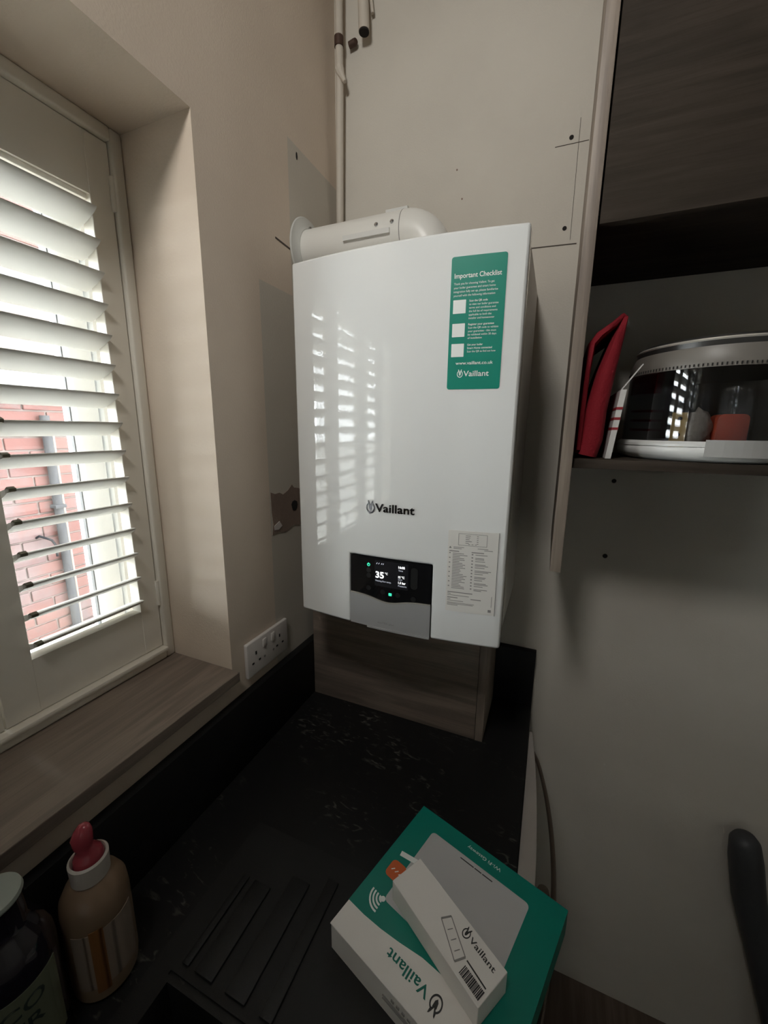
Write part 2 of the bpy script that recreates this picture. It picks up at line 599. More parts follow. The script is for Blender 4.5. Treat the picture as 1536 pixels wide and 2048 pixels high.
def emblem(bm, fmap, cu, cv, h, off, th):
    """egg-shaped ring, open at the top, with two upright ears and a face wedge inside"""
    n = 26
    a0, a1 = math.radians(118), math.radians(422)

    def egg(t, k):
        return (cu + 0.36 * h * k * math.cos(t), cv - 0.06 * h + 0.44 * h * k * math.sin(t) * (1.0 if math.sin(t) < 0 else 0.9))
    outer = [egg(a0 + (a1 - a0) * i / n, 1.0) for i in range(n + 1)]
    inner = [egg(a0 + (a1 - a0) * i / n, 0.78) for i in range(n + 1)]
    for i in range(n):
        prism(bm, [outer[i], outer[i + 1], inner[i + 1], inner[i]], fmap, off, off + th)
    for s in (-1, 1):
        prism(bm, [(cu + s * 0.06 * h, cv + 0.06 * h), (cu + s * 0.20 * h, cv + 0.30 * h), (cu + s * 0.21 * h, cv + 0.5 * h), (cu + s * 0.13 * h, cv + 0.44 * h), (cu + s * 0.01 * h, cv + 0.14 * h)], fmap, off, off + th)
    prism(bm, [(cu - 0.13 * h, cv + 0.12 * h), (cu - 0.1 * h, cv - 0.16 * h), (cu, cv - 0.3 * h), (cu + 0.1 * h, cv - 0.16 * h), (cu + 0.13 * h, cv + 0.12 * h)], fmap, off, off + th)


def wordmark(bm, fmap, u0, v0, width, cap, off, bold=0.012):
    text(bm, 'Vaillant', fmap, u0, v0, width, cap, off, bold)


# ------------------------------------------------------------------ room shell
CEIL_Z, X1, Y1 = 2.75, 2.6, -3.4
bm = bmesh.new()
box(bm, -0.35, 0, WY0, 0.30, 0, CEIL_Z)
box(bm, -0.35, 0, Y1 - 0.2, WY1, 0, CEIL_Z)
box(bm, -0.35, 0, WY1, WY0, 0, WZ0 - 0.022)
box(bm, -0.35, 0, WY1, WY0, WZ1, CEIL_Z)
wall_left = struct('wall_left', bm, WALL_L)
wall_back = struct('wall_back', boxbm(0, X1 + 0.2, 0, 0.30, 0, CEIL_Z), WALL)
struct('wall_right', boxbm(X1, X1 + 0.2, Y1, 0, 0, CEIL_Z), REVEAL)
# wall behind the camera: added garden door and curtain that let in fill daylight
DX0, DX1, DZ1 = 0.25, 2.45, 2.12
bm = bmesh.new()
box(bm, 0, DX0, Y1 - 0.2, Y1, 0, CEIL_Z)
box(bm, DX1, X1 + 0.2, Y1 - 0.2, Y1, 0, CEIL_Z)
box(bm, DX0, DX1, Y1 - 0.2, Y1, DZ1, CEIL_Z)
struct('wall_front', bm, REVEAL)
door = struct('added_door_1', boxbm(DX0, DX0 + 0.06, Y1 - 0.17, Y1 - 0.11, 0, DZ1, 0.003), UPVC)
for a in ((DX1 - 0.06, DX1, 0, DZ1), (DX0 + 0.06, DX1 - 0.06, 0.0, 0.07), (DX0 + 0.06, DX1 - 0.06, DZ1 - 0.06, DZ1), (1.32, 1.38, 0.07, DZ1 - 0.06)):
    struct('frame_bar', boxbm(a[0], a[1], Y1 - 0.17, Y1 - 0.11, a[2], a[3], 0.003), UPVC, door)
for a in ((DX0 + 0.06, 1.32), (1.38, DX1 - 0.06)):
    struct('pane', boxbm(a[0], a[1], Y1 - 0.142, Y1 - 0.138, 0.07, DZ1 - 0.06), GLASS, door)
bm = bmesh.new()
n = 150
for i in range(n):
    xa, xb = [DX0 + 0.005 + (DX1 - DX0 - 0.01) * q / n for q in (i, i + 1)]
    ya, yb = [Y1 - 0.05 + 0.014 * math.sin(x * 78) for x in (xa, xb)]
    v_ = [bm.verts.new(p) for p in ((xa, ya, 0.0), (xb, yb, 0.0), (xb, yb, DZ1 - 0.01), (xa, ya, DZ1 - 0.01))]
    bm.faces.new(v_)
bmesh.ops.remove_doubles(bm, verts=bm.verts[:], dist=1e-5)
tag(obj('added_curtain', bm, VOILE, smooth=1.2), 'added white curtain across the added garden door, out of view', 'curtain')
struct('floor', boxbm(-0.35, X1 + 0.2, Y1 - 0.2, 0.30, -0.1, 0), FLOOR)
struct('ceiling', boxbm(-0.35, X1 + 0.2, Y1 - 0.2, 0.30, CEIL_Z, CEIL_Z + 0.1), CEIL)


def lmap(u, v, h):      # left wall: u = y, v = z, h off the wall
    return (h, u, v)


def bmap(u, v, h):      # back wall: u = x, v = z
    return (u, -h, v)


def strip(bm, fmap, a, b, w, h0, h1):
    d = Vector((b[0] - a[0], b[1] - a[1]))
    n = Vector((-d.y, d.x)).normalized() * w / 2
    prism(bm, [(a[0] + n.x, a[1] + n.y), (a[0] - n.x, a[1] - n.y), (b[0] - n.x, b[1] - n.y), (b[0] + n.x, b[1] + n.y)], fmap, h0, h1)


def disc(bm, fmap, u, v, r, h0, h1, n=14):
    prism(bm, [(u + r * math.cos(k * 2 * math.pi / n), v + r * math.sin(k * 2 * math.pi / n)) for k in range(n)], fmap, h0, h1)


# marks on the walls
for a, b, w in (((0.5375, 2.2413), (0.6033, 2.2403), 0.0012), ((0.5837, 2.285), (0.5848, 2.0557), 0.0008), ((0.5041, 2.0505), (0.5987, 2.0467), 0.0022)):
    bm = bmesh.new()
    strip(bm, bmap, a, b, w, 0.0, 0.0006)
    struct('pencil_line', bm, PENCIL, wall_back)
for x, z, r in ((0.5688, 2.2526, 0.0045), (0.5714, 2.0804, 0.0045), (0.7291, 1.5295, 0.005), (0.7305, 1.3462, 0.0055), (0.3241, 2.2429, 0.002), (0.3391, 2.1801, 0.002)):
    bm = bmesh.new()
    disc(bm, bmap, x, z, r, 0.0, 0.0008)
    struct('screw_hole', bm, DARK if r > 0.003 else STAIN, wall_back)
bm = bmesh.new()
strip(bm, lmap, (-0.272, 2.044), (-0.205, 2.040), 0.0035, 0, 0.0008)
struct('pencil_line', bm, PENCIL, wall_left)
bm = bmesh.new()
prism(bm, [(-0.1822 + 0.003 * math.cos(t * 0.9), 2.243 + 0.008 * math.sin(t * 0.9)) for t in range(7)], lmap, 0, 0.0008)
struct('screw_hole', bm, DARK, wall_left)
bm = bmesh.new()
prism(bm, [(-0.329, 1.497), (-0.312, 1.491), (-0.296, 1.492), (-0.283, 1.486), (-0.262, 1.494), (-0.247, 1.506), (-0.238, 1.497), (-0.222, 1.494), (-0.200, 1.486), (-0.192, 1.44),
           (-0.2, 1.40), (-0.224, 1.397), (-0.245, 1.402), (-0.262, 1.396), (-0.28, 1.392), (-0.305, 1.397), (-0.329, 1.396), (-0.324, 1.42), (-0.328, 1.45)], lmap, 0, 0.0012)
pp = struct('plaster_chip', bm, PLASTER, wall_left)
pp['label'] = 'bare brown plaster where the paint has broken away'
bm = bmesh.new()
prism(bm, [(-0.2394 + 0.013 * math.cos(t * 0.7) * (1 + 0.2 * math.sin(t * 2.3)), 1.452 + 0.013 * math.sin(t * 0.7)) for t in range(9)], lmap, 0.001, 0.002)
struct('plug_hole', bm, DARK, wall_left)
bm = bmesh.new()
prism(bm, [(-0.322, 1.416), (-0.302, 1.424), (-0.292, 1.411), (-0.306, 1.404), (-0.321, 1.406)], lmap, 0.001, 0.002)
struct('paint_flake', bm, SOCKET, wall_left)

# ------------------------------------------------------------------ window, shutters, sill, outside
win = struct('window_1', boxbm(-0.33, -0.265, WY0, WY0 - 0.028, WZ0 - 0.02, WZ1), UPVC)
for a in ((WY1 + 0.028, WY1, WZ0 - 0.02, WZ1), (WY0 - 0.028, WY1 + 0.028, WZ0 - 0.02, WZ0 + 0.03), (WY0 - 0.028, WY1 + 0.028, WZ1 - 0.03, WZ1), (-1.25, -1.29, WZ0 + 0.03, WZ1 - 0.03)):
    struct('frame_bar', boxbm(-0.33, -0.265, *a, bev=0.003), UPVC, win)
for sa, sb in ((-0.513, -1.248), (-1.292, -1.629)):
    z0, z1 = WZ0 + 0.032, WZ1 - 0.032
    w = 0.043
    s = struct('sash', boxbm(-0.322, -0.275, sa, sa - w, z0, z1, 0.004), UPVC, win, 0.6)
    for a in ((sb + w, sb, z0, z1), (sa - w, sb + w, z0, z0 + w), (sa - w, sb + w, z1 - w, z1)):
        struct('sash_bar', boxbm(-0.322, -0.275, *a, bev=0.004), UPVC, s, 0.6)
    for a in ((sa - w, sa - w - 0.002, z0 + w, z1 - w), (sb + w + 0.002, sb + w, z0 + w, z1 - w), (sa - w, sb + w, z0 + w, z0 + w + 0.002)):
        struct('gasket', boxbm(-0.303, -0.294, *a), GASKET, s)
    struct('pane', boxbm(-0.302, -0.298, sa - w + 0.002, sb + w - 0.002, z0 + w - 0.002, z1 - w + 0.002), GLASS, s)

struct('trim_1', boxbm(-0.262, 0.021, WY1, WY0, WZ0 - 0.022, WZ0, 0.0015), OAK_Y)
bpy.data.objects['trim_1']['label'] = 'grey oak effect window sill board'

# shutters: one thing, its frame bars and four hinged panels of tilted louvres
FX0, FX1 = -0.215, -0.166
sh = thing('window_shutter', 'cream plantation shutter with white tilted louvres filling the window recess', 'shutter', (FX1, (WY0 + WY1) / 2, WZ0))
for nm, a in (('jamb', (WY0, WY0 - 0.021, WZ0, WZ1)), ('jamb', (WY1 + 0.021, WY1, WZ0, WZ1)),
              ('head_bar', (WY0 - 0.021, WY1 + 0.021, WZ1 - 0.022, WZ1)), ('bottom_bar', (WY0 - 0.021, WY1 + 0.021, WZ0, WZ0 + 0.028))):
    obj(nm, boxbm(FX0, FX1, *a, bev=0.004, seg=3), SHUT, sh)
obj('bead', boxbm(-0.178, -0.158, WY0 - 0.021, WY1 + 0.021, WZ0 + 0.018, WZ0 + 0.0285, 0.003), SHUT, sh)

PITCH_Y, STL, OPN, STR = 0.2830, 0.041, 0.193, 0.049
PX0, PX1 = -0.202, -0.175
PZ0, PZ1 = 1.1655, 2.126
RB, RT_ = 1.261, 2.031
TILT = math.radians(22)


def stepped(ys, zs, h, back):
    """one connected slab from a grid of cells; h[i][j] is the front x of a cell, None is a hole"""
    b_ = bmesh.new()
    ny, nz = len(ys) - 1, len(zs) - 1

    def H(i, j):
        return h[i][j] if 0 <= i < ny and 0 <= j < nz else None

    def quad(*p):
        b_.faces.new([b_.verts.new(q) for q in p])
    for i in range(ny):
        for j in range(nz):
            x = H(i, j)
            if x is None:
                continue
            y0, y1, z0, z1 = ys[i], ys[i + 1], zs[j], zs[j + 1]
            quad((x, y0, z0), (x, y1, z0), (x, y1, z1), (x, y0, z1))
            quad((back, y0, z0), (back, y0, z1), (back, y1, z1), (back, y1, z0))
            for di, dj, p, q in ((-1, 0, (y0, z0), (y0, z1)), (1, 0, (y1, z0), (y1, z1)), (0, -1, (y0, z0), (y1, z0)), (0, 1, (y0, z1), (y1, z1))):
                o_ = H(i + di, j + dj)
                lo_ = back if o_ is None else o_
                if lo_ < x:
                    quad((lo_, *p), (lo_, *q), (x, *q), (x, *p))
    bmesh.ops.remove_doubles(b_, verts=b_.verts[:], dist=1e-6)
    return b_


def local_mesh(name, b_, mat, ang=0.9):
    bmesh.ops.recalc_face_normals(b_, faces=b_.faces[:])
    me_ = bpy.data.meshes.new(name)
    b_.to_mesh(me_)
    b_.free()
    me_.materials.append(mat)
    for p in me_.polygons:
        p.use_smooth = True
    me_.set_sharp_from_angle(angle=ang)
    return me_


b2 = bmesh.new()
n = 20
ends = []
for y in (-(OPN - 0.004) / 2, (OPN - 0.004) / 2):
    ring = []
    for k in range(n):
        t_ = 2 * math.pi * k / n
        ex, ez = 0.032 * math.cos(t_), 0.0052 * math.sin(t_)
        ring.append(b2.verts.new((ex * math.cos(TILT) - ez * math.sin(TILT), y, ex * math.sin(TILT) + ez * math.cos(TILT))))
    ends.append(ring)
for k in range(n):
    b2.faces.new((ends[0][k], ends[0][(k + 1) % n], ends[1][(k + 1) % n], ends[1][k]))
b2.faces.new(list(reversed(ends[0])))
b2.faces.new(ends[1])
LOUVRE_ME = local_mesh('louvre', b2, LOUV)
b2 = bmesh.new()
nx, nz = 0.032 * math.cos(TILT), 0.032 * math.sin(TILT)
prism(b2, [(nx - 0.009, nz - 0.0065), (nx + 0.002, nz - 0.003), (nx + 0.003, nz + 0.002), (nx - 0.003, nz + 0.0045), (nx - 0.009, nz + 0.001)],
      lambda u, v, h: (u, h, v), -OPN / 2 + 0.002, -OPN / 2 + 0.011)
CLIP_ME = local_mesh('tilt_clip', b2, CLIP)
for k in range(4):
    yr = -0.504 - PITCH_Y * k
    yl = yr - PITCH_Y + 0.0015
    G = 0.0008
    ys = [yl, yr - STL - OPN, yr - STL, yr - 0.001]
    zs = [PZ0, RB, RT_, PZ1]
    hh = [[PX1] * 3, [PX1 - 0.0012, None, PX1 - 0.0012], [PX1] * 3]
    pn = obj('shutter_panel', bevel_sharp(stepped(ys, zs, hh, PX0), 0.0008, 1), SHUT, sh)
    obj('stop_bead', boxbm(PX0 + 0.003, PX1 - 0.006, yr - STL - 0.002, yr - STL - OPN + 0.002, RT_ - 0.009, RT_, 0.002), SHUT, pn)
    for z in (1.262, 2.02):
        b2 = bmesh.new()
        tube(b2, [(PX1 + 0.002, yr - 0.001, z), (PX1 + 0.002, yr - 0.001, z + 0.055)], 0.0042, 10)
        obj('hinge', b2, SHUT, pn)
    yc = yr - STL - OPN / 2
    for i in range(15):
        rel = Vector((-0.188, yc, 1.996 - 0.0512 * i)) - LOC[sh.name]
        for nm, me_ in (('louvre', LOUVRE_ME), ('tilt_clip', CLIP_ME)):
            lo = bpy.data.objects.new(nm, me_)
            COL.objects.link(lo)
            lo.parent = pn
            lo.location = rel

# outside: paving, neighbour's brick wall
struct('ground_garden', boxbm(-0.35, 30, -40, Y1 - 0.2, -0.12, 0.0), PAVE)
struct('ground_outside', boxbm(-40, -0.35, -40, 30, -0.12, 0.0), PAVE)
BX = -2.2
nwall = struct('wall_outside', boxbm(BX - 0.3, BX - 0.008, -0.50, 4.0, 0.0, 3.0), MORTAR)
random.seed(4)
me = bpy.data.meshes.new('brick')
b2 = boxbm(-0.05, 0.006, -0.1075, 0.1075, -0.0325, 0.0325, 0.003, 1)
b2.to_mesh(me)
b2.free()
me.materials.append(BRICK)
nwin = (0.02, 0.72, 1.90, 2.42)      # neighbour's window with stone sill
rest = bmesh.new()
for c in range(40):
    z = 0.0375 + c * 0.075
    off = 0.1125 if c % 2 else 0.0
    for j in range(-2, 18):
        y = j * 0.225 + off + 0.06
        if nwin[0] - 0.1 < y < nwin[1] + 0.1 and nwin[2] - 0.11 < z < nwin[3] + 0.02:
            continue
        if -0.25 < y < 1.15 and z < 2.95:
            o = bpy.data.objects.new('brick', me)
            COL.objects.link(o)
            o.parent = nwall
            o.location = (BX - 0.002 + random.uniform(-0.003, 0.003), y, z)
        else:
            box(rest, BX - 0.05, BX + 0.004, y - 0.1075, y + 0.1075, z - 0.0325, z + 0.0325)
ro = struct('brick_courses', rest, BRICK, nwall)
ro['kind'] = 'stuff'
t = thing('neighbour_window', 'pale bluish window with grey stone sill in the brick wall outside', 'window', (BX, (nwin[0] + nwin[1]) / 2, nwin[2]))
obj('pane', boxbm(BX - 0.04, BX - 0.03, nwin[0], nwin[1], nwin[2], nwin[3]), NGLASS, t)
for a in ((nwin[0], nwin[0] + 0.05, nwin[2], nwin[3]), (nwin[1] - 0.05, nwin[1], nwin[2], nwin[3]), (nwin[0] + 0.05, nwin[1] - 0.05, nwin[2], nwin[2] + 0.05), (nwin[0] + 0.05, nwin[1] - 0.05, nwin[3] - 0.05, nwin[3])):
    obj('frame_bar', boxbm(BX - 0.045, BX - 0.005, *a, bev=0.004), UPVC, t)
obj('sill', boxbm(BX - 0.05, BX + 0.05, nwin[0] - 0.09, nwin[1] + 0.09, nwin[2] - 0.11, nwin[2], 0.008), STONE, t)
obj('lintel', boxbm(BX - 0.05, BX + 0.004, nwin[0] - 0.1, nwin[1] + 0.1, nwin[3], nwin[3] + 0.11, 0.004), STONE, t)
t = thing('downpipe', 'slim grey downpipe on the brick wall outside', 'pipe', (BX + 0.03, 0.37, 0.0))
b2 = bmesh.new()
tube(b2, [(BX + 0.032, 0.372, 0.0), (BX + 0.032, 0.372, 1.70)], 0.024, 16)
obj('tube', b2, PIPEGREY, t)
for z in (0.35, 1.15):
    obj('bracket', boxbm(BX, BX + 0.062, 0.342, 0.402, z, z + 0.022, 0.003), PIPEGREY, t)
b2 = bmesh.new()
tube(b2, [(BX + 0.012, 0.412, 0.0), (BX + 0.012, 0.412, 1.60)], 0.007, 8)
tag(obj('outdoor_cable', b2, CABLE), 'thin cream cable running up the bricks beside the downpipe', 'cable')
b2 = bmesh.new()
tube(b2, [(BX, 0.245, 0.985), (BX + 0.03, 0.25, 1.0), (BX + 0.05, 0.30, 0.965), (BX + 0.052, 0.315, 0.93), (BX + 0.052, 0.315, 0.86)], 0.007, 8)
tag(obj('iron_hook', b2, IRON), 'bent black iron hook fixed to the bricks outside', 'hook')

# ------------------------------------------------------------------ boiler
BXL, BW, BH, BZ, BD = 0.0901, 0.44, 0.72, 1.2361, 0.3452
BC = BXL + BW / 2
SAG = 0.018


def bf(u):
    return BD + SAG * (1 - (u / 0.22) ** 2)


def fmap(u, v, h=0.0):
    return (BC + u, -bf(u) - h, BZ + v)


boiler = thing('boiler', 'white wall hung gas boiler with convex gloss front in the corner', 'boiler', (BC, -0.17, BZ))
PU, PV = 0.0885, 0.1535
us = sorted(set([round(-0.22 + 0.44 * i / 28, 5) for i in range(29)] + [-PU, PU]))
us = [u for u in us if abs(abs(u) - PU) > 0.006 or abs(u) == PU]
vs = [0, PV] + [PV + (BH - PV) * i / 10 for i in range(1, 11)]
bm = bmesh.new()
front = {}
back = {}
for i, u in enumerate(us):
    for j, v in enumerate(vs):
        front[i, j] = bm.verts.new(fmap(u, v))
        back[i, j] = bm.verts.new((BC + u, -0.312, BZ + v))
cells = set()
for i in range(len(us) - 1):
    for j in range(len(vs) - 1):
        if j == 0 and us[i] >= -PU - 1e-6 and us[i + 1] <= PU + 1e-6:
            continue
        cells.add((i, j))
for (i, j) in cells:
    bm.faces.new((front[i, j], front[i + 1, j], front[i + 1, j + 1], front[i, j + 1]))
    bm.faces.new((back[i, j], back[i, j + 1], back[i + 1, j + 1], back[i + 1, j]))
    for (di, dj, a, b) in ((0, -1, (i, j), (i + 1, j)), (0, 1, (i + 1, j + 1), (i, j + 1)), (-1, 0, (i, j + 1), (i, j)), (1, 0, (i + 1, j), (i + 1, j + 1))):
        if (i + di, j + dj) not in cells:
            bm.faces.new((front[b], front[a], back[a], back[b]))
bmesh.ops.delete(bm, geom=[v for v in bm.verts if not v.link_faces], context='VERTS')
bevel_sharp(bm, 0.0045, 3, 0.7)
fc = obj('front_cover', bm, WHITE_FRONT, boiler, smooth=0.9)
# keep the bowed face's own normals: crease it from the rounded rim
_big = [p.area > 2e-4 and p.normal.y < -0.9 and abs(p.normal.z) < 0.02 for p in fc.data.polygons]
_ef = {}
for p in fc.data.polygons:
    for ek in p.edge_keys:
        _ef.setdefault(ek, []).append(_big[p.index])
_sh = fc.data.attributes.get('sharp_edge') or fc.data.attributes.new('sharp_edge', 'BOOLEAN', 'EDGE')
for e in fc.data.edges:
    q = _ef.get(tuple(sorted(e.vertices)), [])
    _sh.data[e.index].value = len(q) == 2 and q[0] != q[1]
obj('casing', boxbm(BXL + 0.004, BXL + BW - 0.004, -0.3125, 0, BZ + 0.004, BZ + BH - 0.0005, 0.003), BODY, boiler)


def plate(us_, lo, hi, h0, h1):
    """solid plate wrapped on the curved front between two curves"""
    b_ = bmesh.new()
    A = [[b_.verts.new(fmap(u, f(u), h)) for u in us_] for h in (h0, h1) for f in (lo, hi)]
    for k in range(len(us_) - 1):
        for P, Q in ((0, 1), (3, 2), (2, 0), (1, 3)):
            b_.faces.new((A[P][k], A[P][k + 1], A[Q][k + 1], A[Q][k]))
    for k in (0, -1):
        b_.faces.new((A[0][k], A[1][k], A[3][k], A[2][k]))
    return b_


def lin(a, b, n):
    return [a + (b - a) * i / n for i in range(n + 1)]


def rr(u0, u1, v0, v1, r):
    def hi(u):
        d = max(0.0, (u0 + r) - u, u - (u1 - r))
        return v1 - r + math.sqrt(max(0, r * r - d * d))

    def lo(u):
        return v0 + v1 - hi(u)
    us_ = sorted(set([u0 + r * (1 - math.cos(math.radians(a))) for a in range(0, 91, 15)] + lin(u0 + r, u1 - r, 10) + [u1 - r * (1 - math.cos(math.radians(a))) for a in range(0, 91, 15)]))
    return us_, lo, hi


def wave(u):
    return 0.0708 - 0.0105 * math.exp(-((u + 0.002) / 0.038) ** 2)


# control panel
us_ = lin(-0.0872, 0.0872, 32)


def top_of_panel(u):
    d = max(0.0, abs(u) - (0.0872 - 0.004))
    return 0.1522 - 0.004 + math.sqrt(max(0, 0.004 ** 2 - d * d))


us_p = sorted(set(us_ + [s * (0.0872 - 0.004 * (1 - math.cos(math.radians(a)))) for s in (-1, 1) for a in range(0, 91, 18)]))
cp = obj('control_panel', plate(us_p, wave, top_of_panel, -0.022, -0.001), BLACKGL, boiler)
cp['label'] = 'black glass control panel with lit display'
flap = obj('service_flap', plate(us_, lambda u: 0.0015, lambda u: wave(u) - 0.0008, -0.022, 0.0005), SILVER, boiler)
flap['label'] = 'brushed silver flap under the display'
obj('chrome_trim', plate(us_, lambda u: wave(u) - 0.0011, lambda u: wave(u) + 0.0009, -0.004, 0.0016), CHROME, boiler)
obj('flap_lip', plate(lin(-0.047, 0.0872, 14), lambda u: -0.0012, lambda u: 0.0022, -0.004, 0.0025), SILVER, boiler)
bm = bmesh.new()
text(bm, 'ecoTEC plus', fmap, -0.023, 0.0125, 0.036, 0.0042, 0.0008, 0.004)
obj('flap_lettering', bm, PRINTG, flap, smooth=0)
scr = obj('screen', plate(*[*rr(-0.0314, 0.041, 0.0935, 0.1478, 0.002)], -0.0015, -0.0006), SCREEN, cp)
bm = bmesh.new()
T = 0.0001
text(bm, '35', fmap, -0.0289, 0.1115, 0.0185, 0.0135, T, 0.03)
text(bm, '°C', fmap, -0.0085, 0.1205, 0.0065, 0.0042, T, 0.02)
text(bm, '16:05', fmap, 0.0205, 0.1375, 0.0135, 0.0048, T, 0.035)
text(bm, '15 °C', fmap, 0.0205, 0.1175, 0.013, 0.0045, T, 0.035)
text(bm, '1.5 bar', fmap, 0.0205, 0.1055, 0.0155, 0.0048, T, 0.035)
obj('lit_digits', bm, LITW, cp, smooth=0)
bm = bmesh.new()
text(bm, 'Heating flow temp.', fmap, -0.0289, 0.1035, 0.0345, 0.0036, T, 0.008)
text(bm, 'Time', fmap, 0.0205, 0.1315, 0.0095, 0.0036, T, 0.008)
text(bm, 'DHW', fmap, 0.0205, 0.1125, 0.0085, 0.0032, T, 0.008)
text(bm, 'Pressure', fmap, 0.0205, 0.0995, 0.0175, 0.0038, T, 0.008)
for u in (-0.027, -0.0225, -0.0165, -0.013):
    strip(bm, fmap, (u, 0.1402), (u + 0.002, 0.1432), 0.0014, 0.0, T)
obj('lit_captions', bm, LITD, cp, smooth=0)
bm = bmesh.new()
for k in range(14):
    a, b = [math.radians(120 + 300 * q / 14) for q in (k, k + 1)]
    prism(bm, [(-0.0449 + r * math.cos(x), 0.1362 + r * math.sin(x)) for r, x in ((0.0034, a), (0.0034, b), (0.0023, b), (0.0023, a))], fmap, -0.0008, T)
strip(bm, fmap, (-0.0449, 0.1365), (-0.0449, 0.1402), 0.0012, -0.0008, T)
obj('power_symbol', bm, LITG, cp, smooth=0)
bm = bmesh.new()
prism(bm, rrect(0.0002, 0.0068, 0.0765, 0.0822, 0.0008), fmap, -0.0008, T)
obj('status_light', bm, LITG, cp, smooth=0)
for u, v in ((-0.0449, 0.124), (-0.0449, 0.1125), (-0.045, 0.0855), (-0.013, 0.082), (0.0195, 0.08), (0.052, 0.077), (0.053, 0.12)):
    bm = bmesh.new()
    if u > 0.0525:
        prism(bm, rrect(u - 0.007, u + 0.007, v - 0.022, v + 0.022, 0.006), fmap, -0.0012, -0.0007)
    else:
        disc(bm, fmap, u, v, 0.0052, -0.0012, -0.0007, 18)
    obj('touch_key', bm, KEY, cp, smooth=0)

# badge
bm = bmesh.new()
emblem(bm, fmap, -0.0405, 0.2567, 0.0255, -0.001, 0.0028)
obj('emblem', bm, BADGE, boiler, smooth=0)['label'] = 'dark chrome egg shaped emblem'
bm = bmesh.new()
wordmark(bm, fmap, -0.0300, 0.2485, 0.0808, 0.0165, 0.0, 0.014)
g = bmesh.ops.extrude_face_region(bm, geom=bm.faces[:])
bmesh.ops.translate(bm, verts=[e for e in g['geom'] if isinstance(e, bmesh.types.BMVert)], vec=(0, -0.0018, 0))
obj('brand_badge', bm, BADGE, boiler, smooth=0)['label'] = 'dark chrome brand lettering'

# green checklist sticker
st = obj('checklist_sticker', plate(*rr(0.1022, 0.1892, 0.4748, 0.6810, 0.004), -0.0005, 0.0006), TEAL, boiler)
st['label'] = 'green checklist sticker with white print'
bm = bmesh.new()
T = 0.0009
text(bm, 'Important Checklist', fmap, 0.1078, 0.6487, 0.0742, 0.0076, T, 0.014)
for i, (s, w) in enumerate((('Thank you for choosing Vaillant. To get', 0.064), ('your boiler guarantee and smart home', 0.066), ('integration fully set up, please familiarise', 0.070), ('yourself with the following information', 0.066))):
    text(bm, s, fmap, 0.1074, 0.6388 - 0.0059 * i, w, 0.0034, T, 0.004)
blocks = ((0.6122, (('Scan the QR code', 0.029, 1), ('to view our boiler guarantee', 0.046, 0), ('terms and conditions and', 0.042, 0), ('the full list of requirements', 0.045, 0), ('applicable to both the', 0.036, 0), ('installer and homeowner', 0.041, 0))),
          (0.5762, (('Register your guarantee', 0.041, 1), ('Scan the QR code to validate', 0.048, 0), ('your guarantee - this must', 0.045, 0), ('be validated within 30 days', 0.0455, 0), ('of installation', 0.023, 0))),
          (0.5445, (('Get your boiler', 0.025, 1), ('Smart Home connected', 0.040, 1), ('Scan the QR to find out how', 0.046, 0))))
for v0, lines in blocks:
    for i, (s, w, b) in enumerate(lines):
        text(bm, s, fmap, 0.1335, v0 - 0.0053 * i, w, 0.0032, T, 0.014 if b else 0.004)
text(bm, 'www.vaillant.co.uk', fmap, 0.1155, 0.5148, 0.061, 0.0052, T, 0.012)
wordmark(bm, fmap, 0.1295, 0.4958, 0.0415, 0.0092, T, 0.012)
emblem(bm, fmap, 0.1235, 0.5005, 0.0135, 0.0006, 0.0003)
obj('sticker_print', bm, PRINTW, st, smooth=0)
for v in (0.5952, 0.5589, 0.5273):
    bm = bmesh.new()
    prism(bm, rrect(0.1074, 0.1281, v, v + 0.0208, 0.0004, 1), fmap, 0.0005, 0.001)
    obj('blank_square', bm, PRINTW, st, smooth=0)

# instruction label
lb = obj('instruction_label', plate(*rr(0.1165, 0.2065, 0.0665, 0.2262, 0.0015), -0.0005, 0.0006), LABELW, boiler)
lb['label'] = 'pale paper instruction label with grey print'
bm = bmesh.new()
random.seed(9)
T0, T1 = 0.0006, 0.0009


def bar(u, v, w, h=0.0011):
    prism(bm, [(u, v), (u + w, v), (u + w, v + h), (u, v + h)], fmap, T0, T1)


for a, b in (((0.1355, 0.2205), (0.186, 0.2205)), ((0.1355, 0.1985), (0.186, 0.1985)), ((0.1355, 0.1985), (0.1355, 0.2205)), ((0.186, 0.1985), (0.186, 0.2205))):
    strip(bm, fmap, a, b, 0.0007, T0, T1)
for i in range(5):
    bar(0.148, 0.2165 - 0.0035 * i, random.uniform(0.006, 0.012))
    bar(0.168, 0.2165 - 0.0035 * i, 0.003)
for i in range(3):
    bar(0.153 + 0.006 * i, 0.2005, 0.0035)
prism(bm, [(0.1185, 0.1915), (0.1235, 0.1915), (0.121, 0.1955)], fmap, T0, T1)
bar(0.127, 0.1935, 0.062)
bar(0.127, 0.191, 0.07)
bar(0.1195, 0.1855, 0.018, 0.0016)
bar(0.160, 0.1855, 0.022, 0.0016)
v = 0.1815
for i in range(23):
    bar(0.126, v, random.uniform(0.012, 0.0285))
    if i % 3 == 0:
        bar(0.1195, v, 0.0026, 0.0018)
    v -= 0.0031
v = 0.1815
for i in range(12):
    bar(0.1672, v, random.uniform(0.014, 0.031))
    bar(0.1605, v - 0.0002, 0.0027, 0.0022)
    if i % 2:
        bar(0.1672, v - 0.0024, random.uniform(0.012, 0.026))
    v -= 0.0061
for vv, w, h in ((0.1045, 0.046, 0.0016), (0.1015, 0.006, 0.001), (0.0985, 0.04, 0.001), (0.0935, 0.062, 0.0016), (0.0905, 0.006, 0.001), (0.0875, 0.03, 0.001), (0.0835, 0.05, 0.001), (0.0812, 0.048, 0.001), (0.0788, 0.02, 0.001)):
    bar(0.1195, vv, w, h)
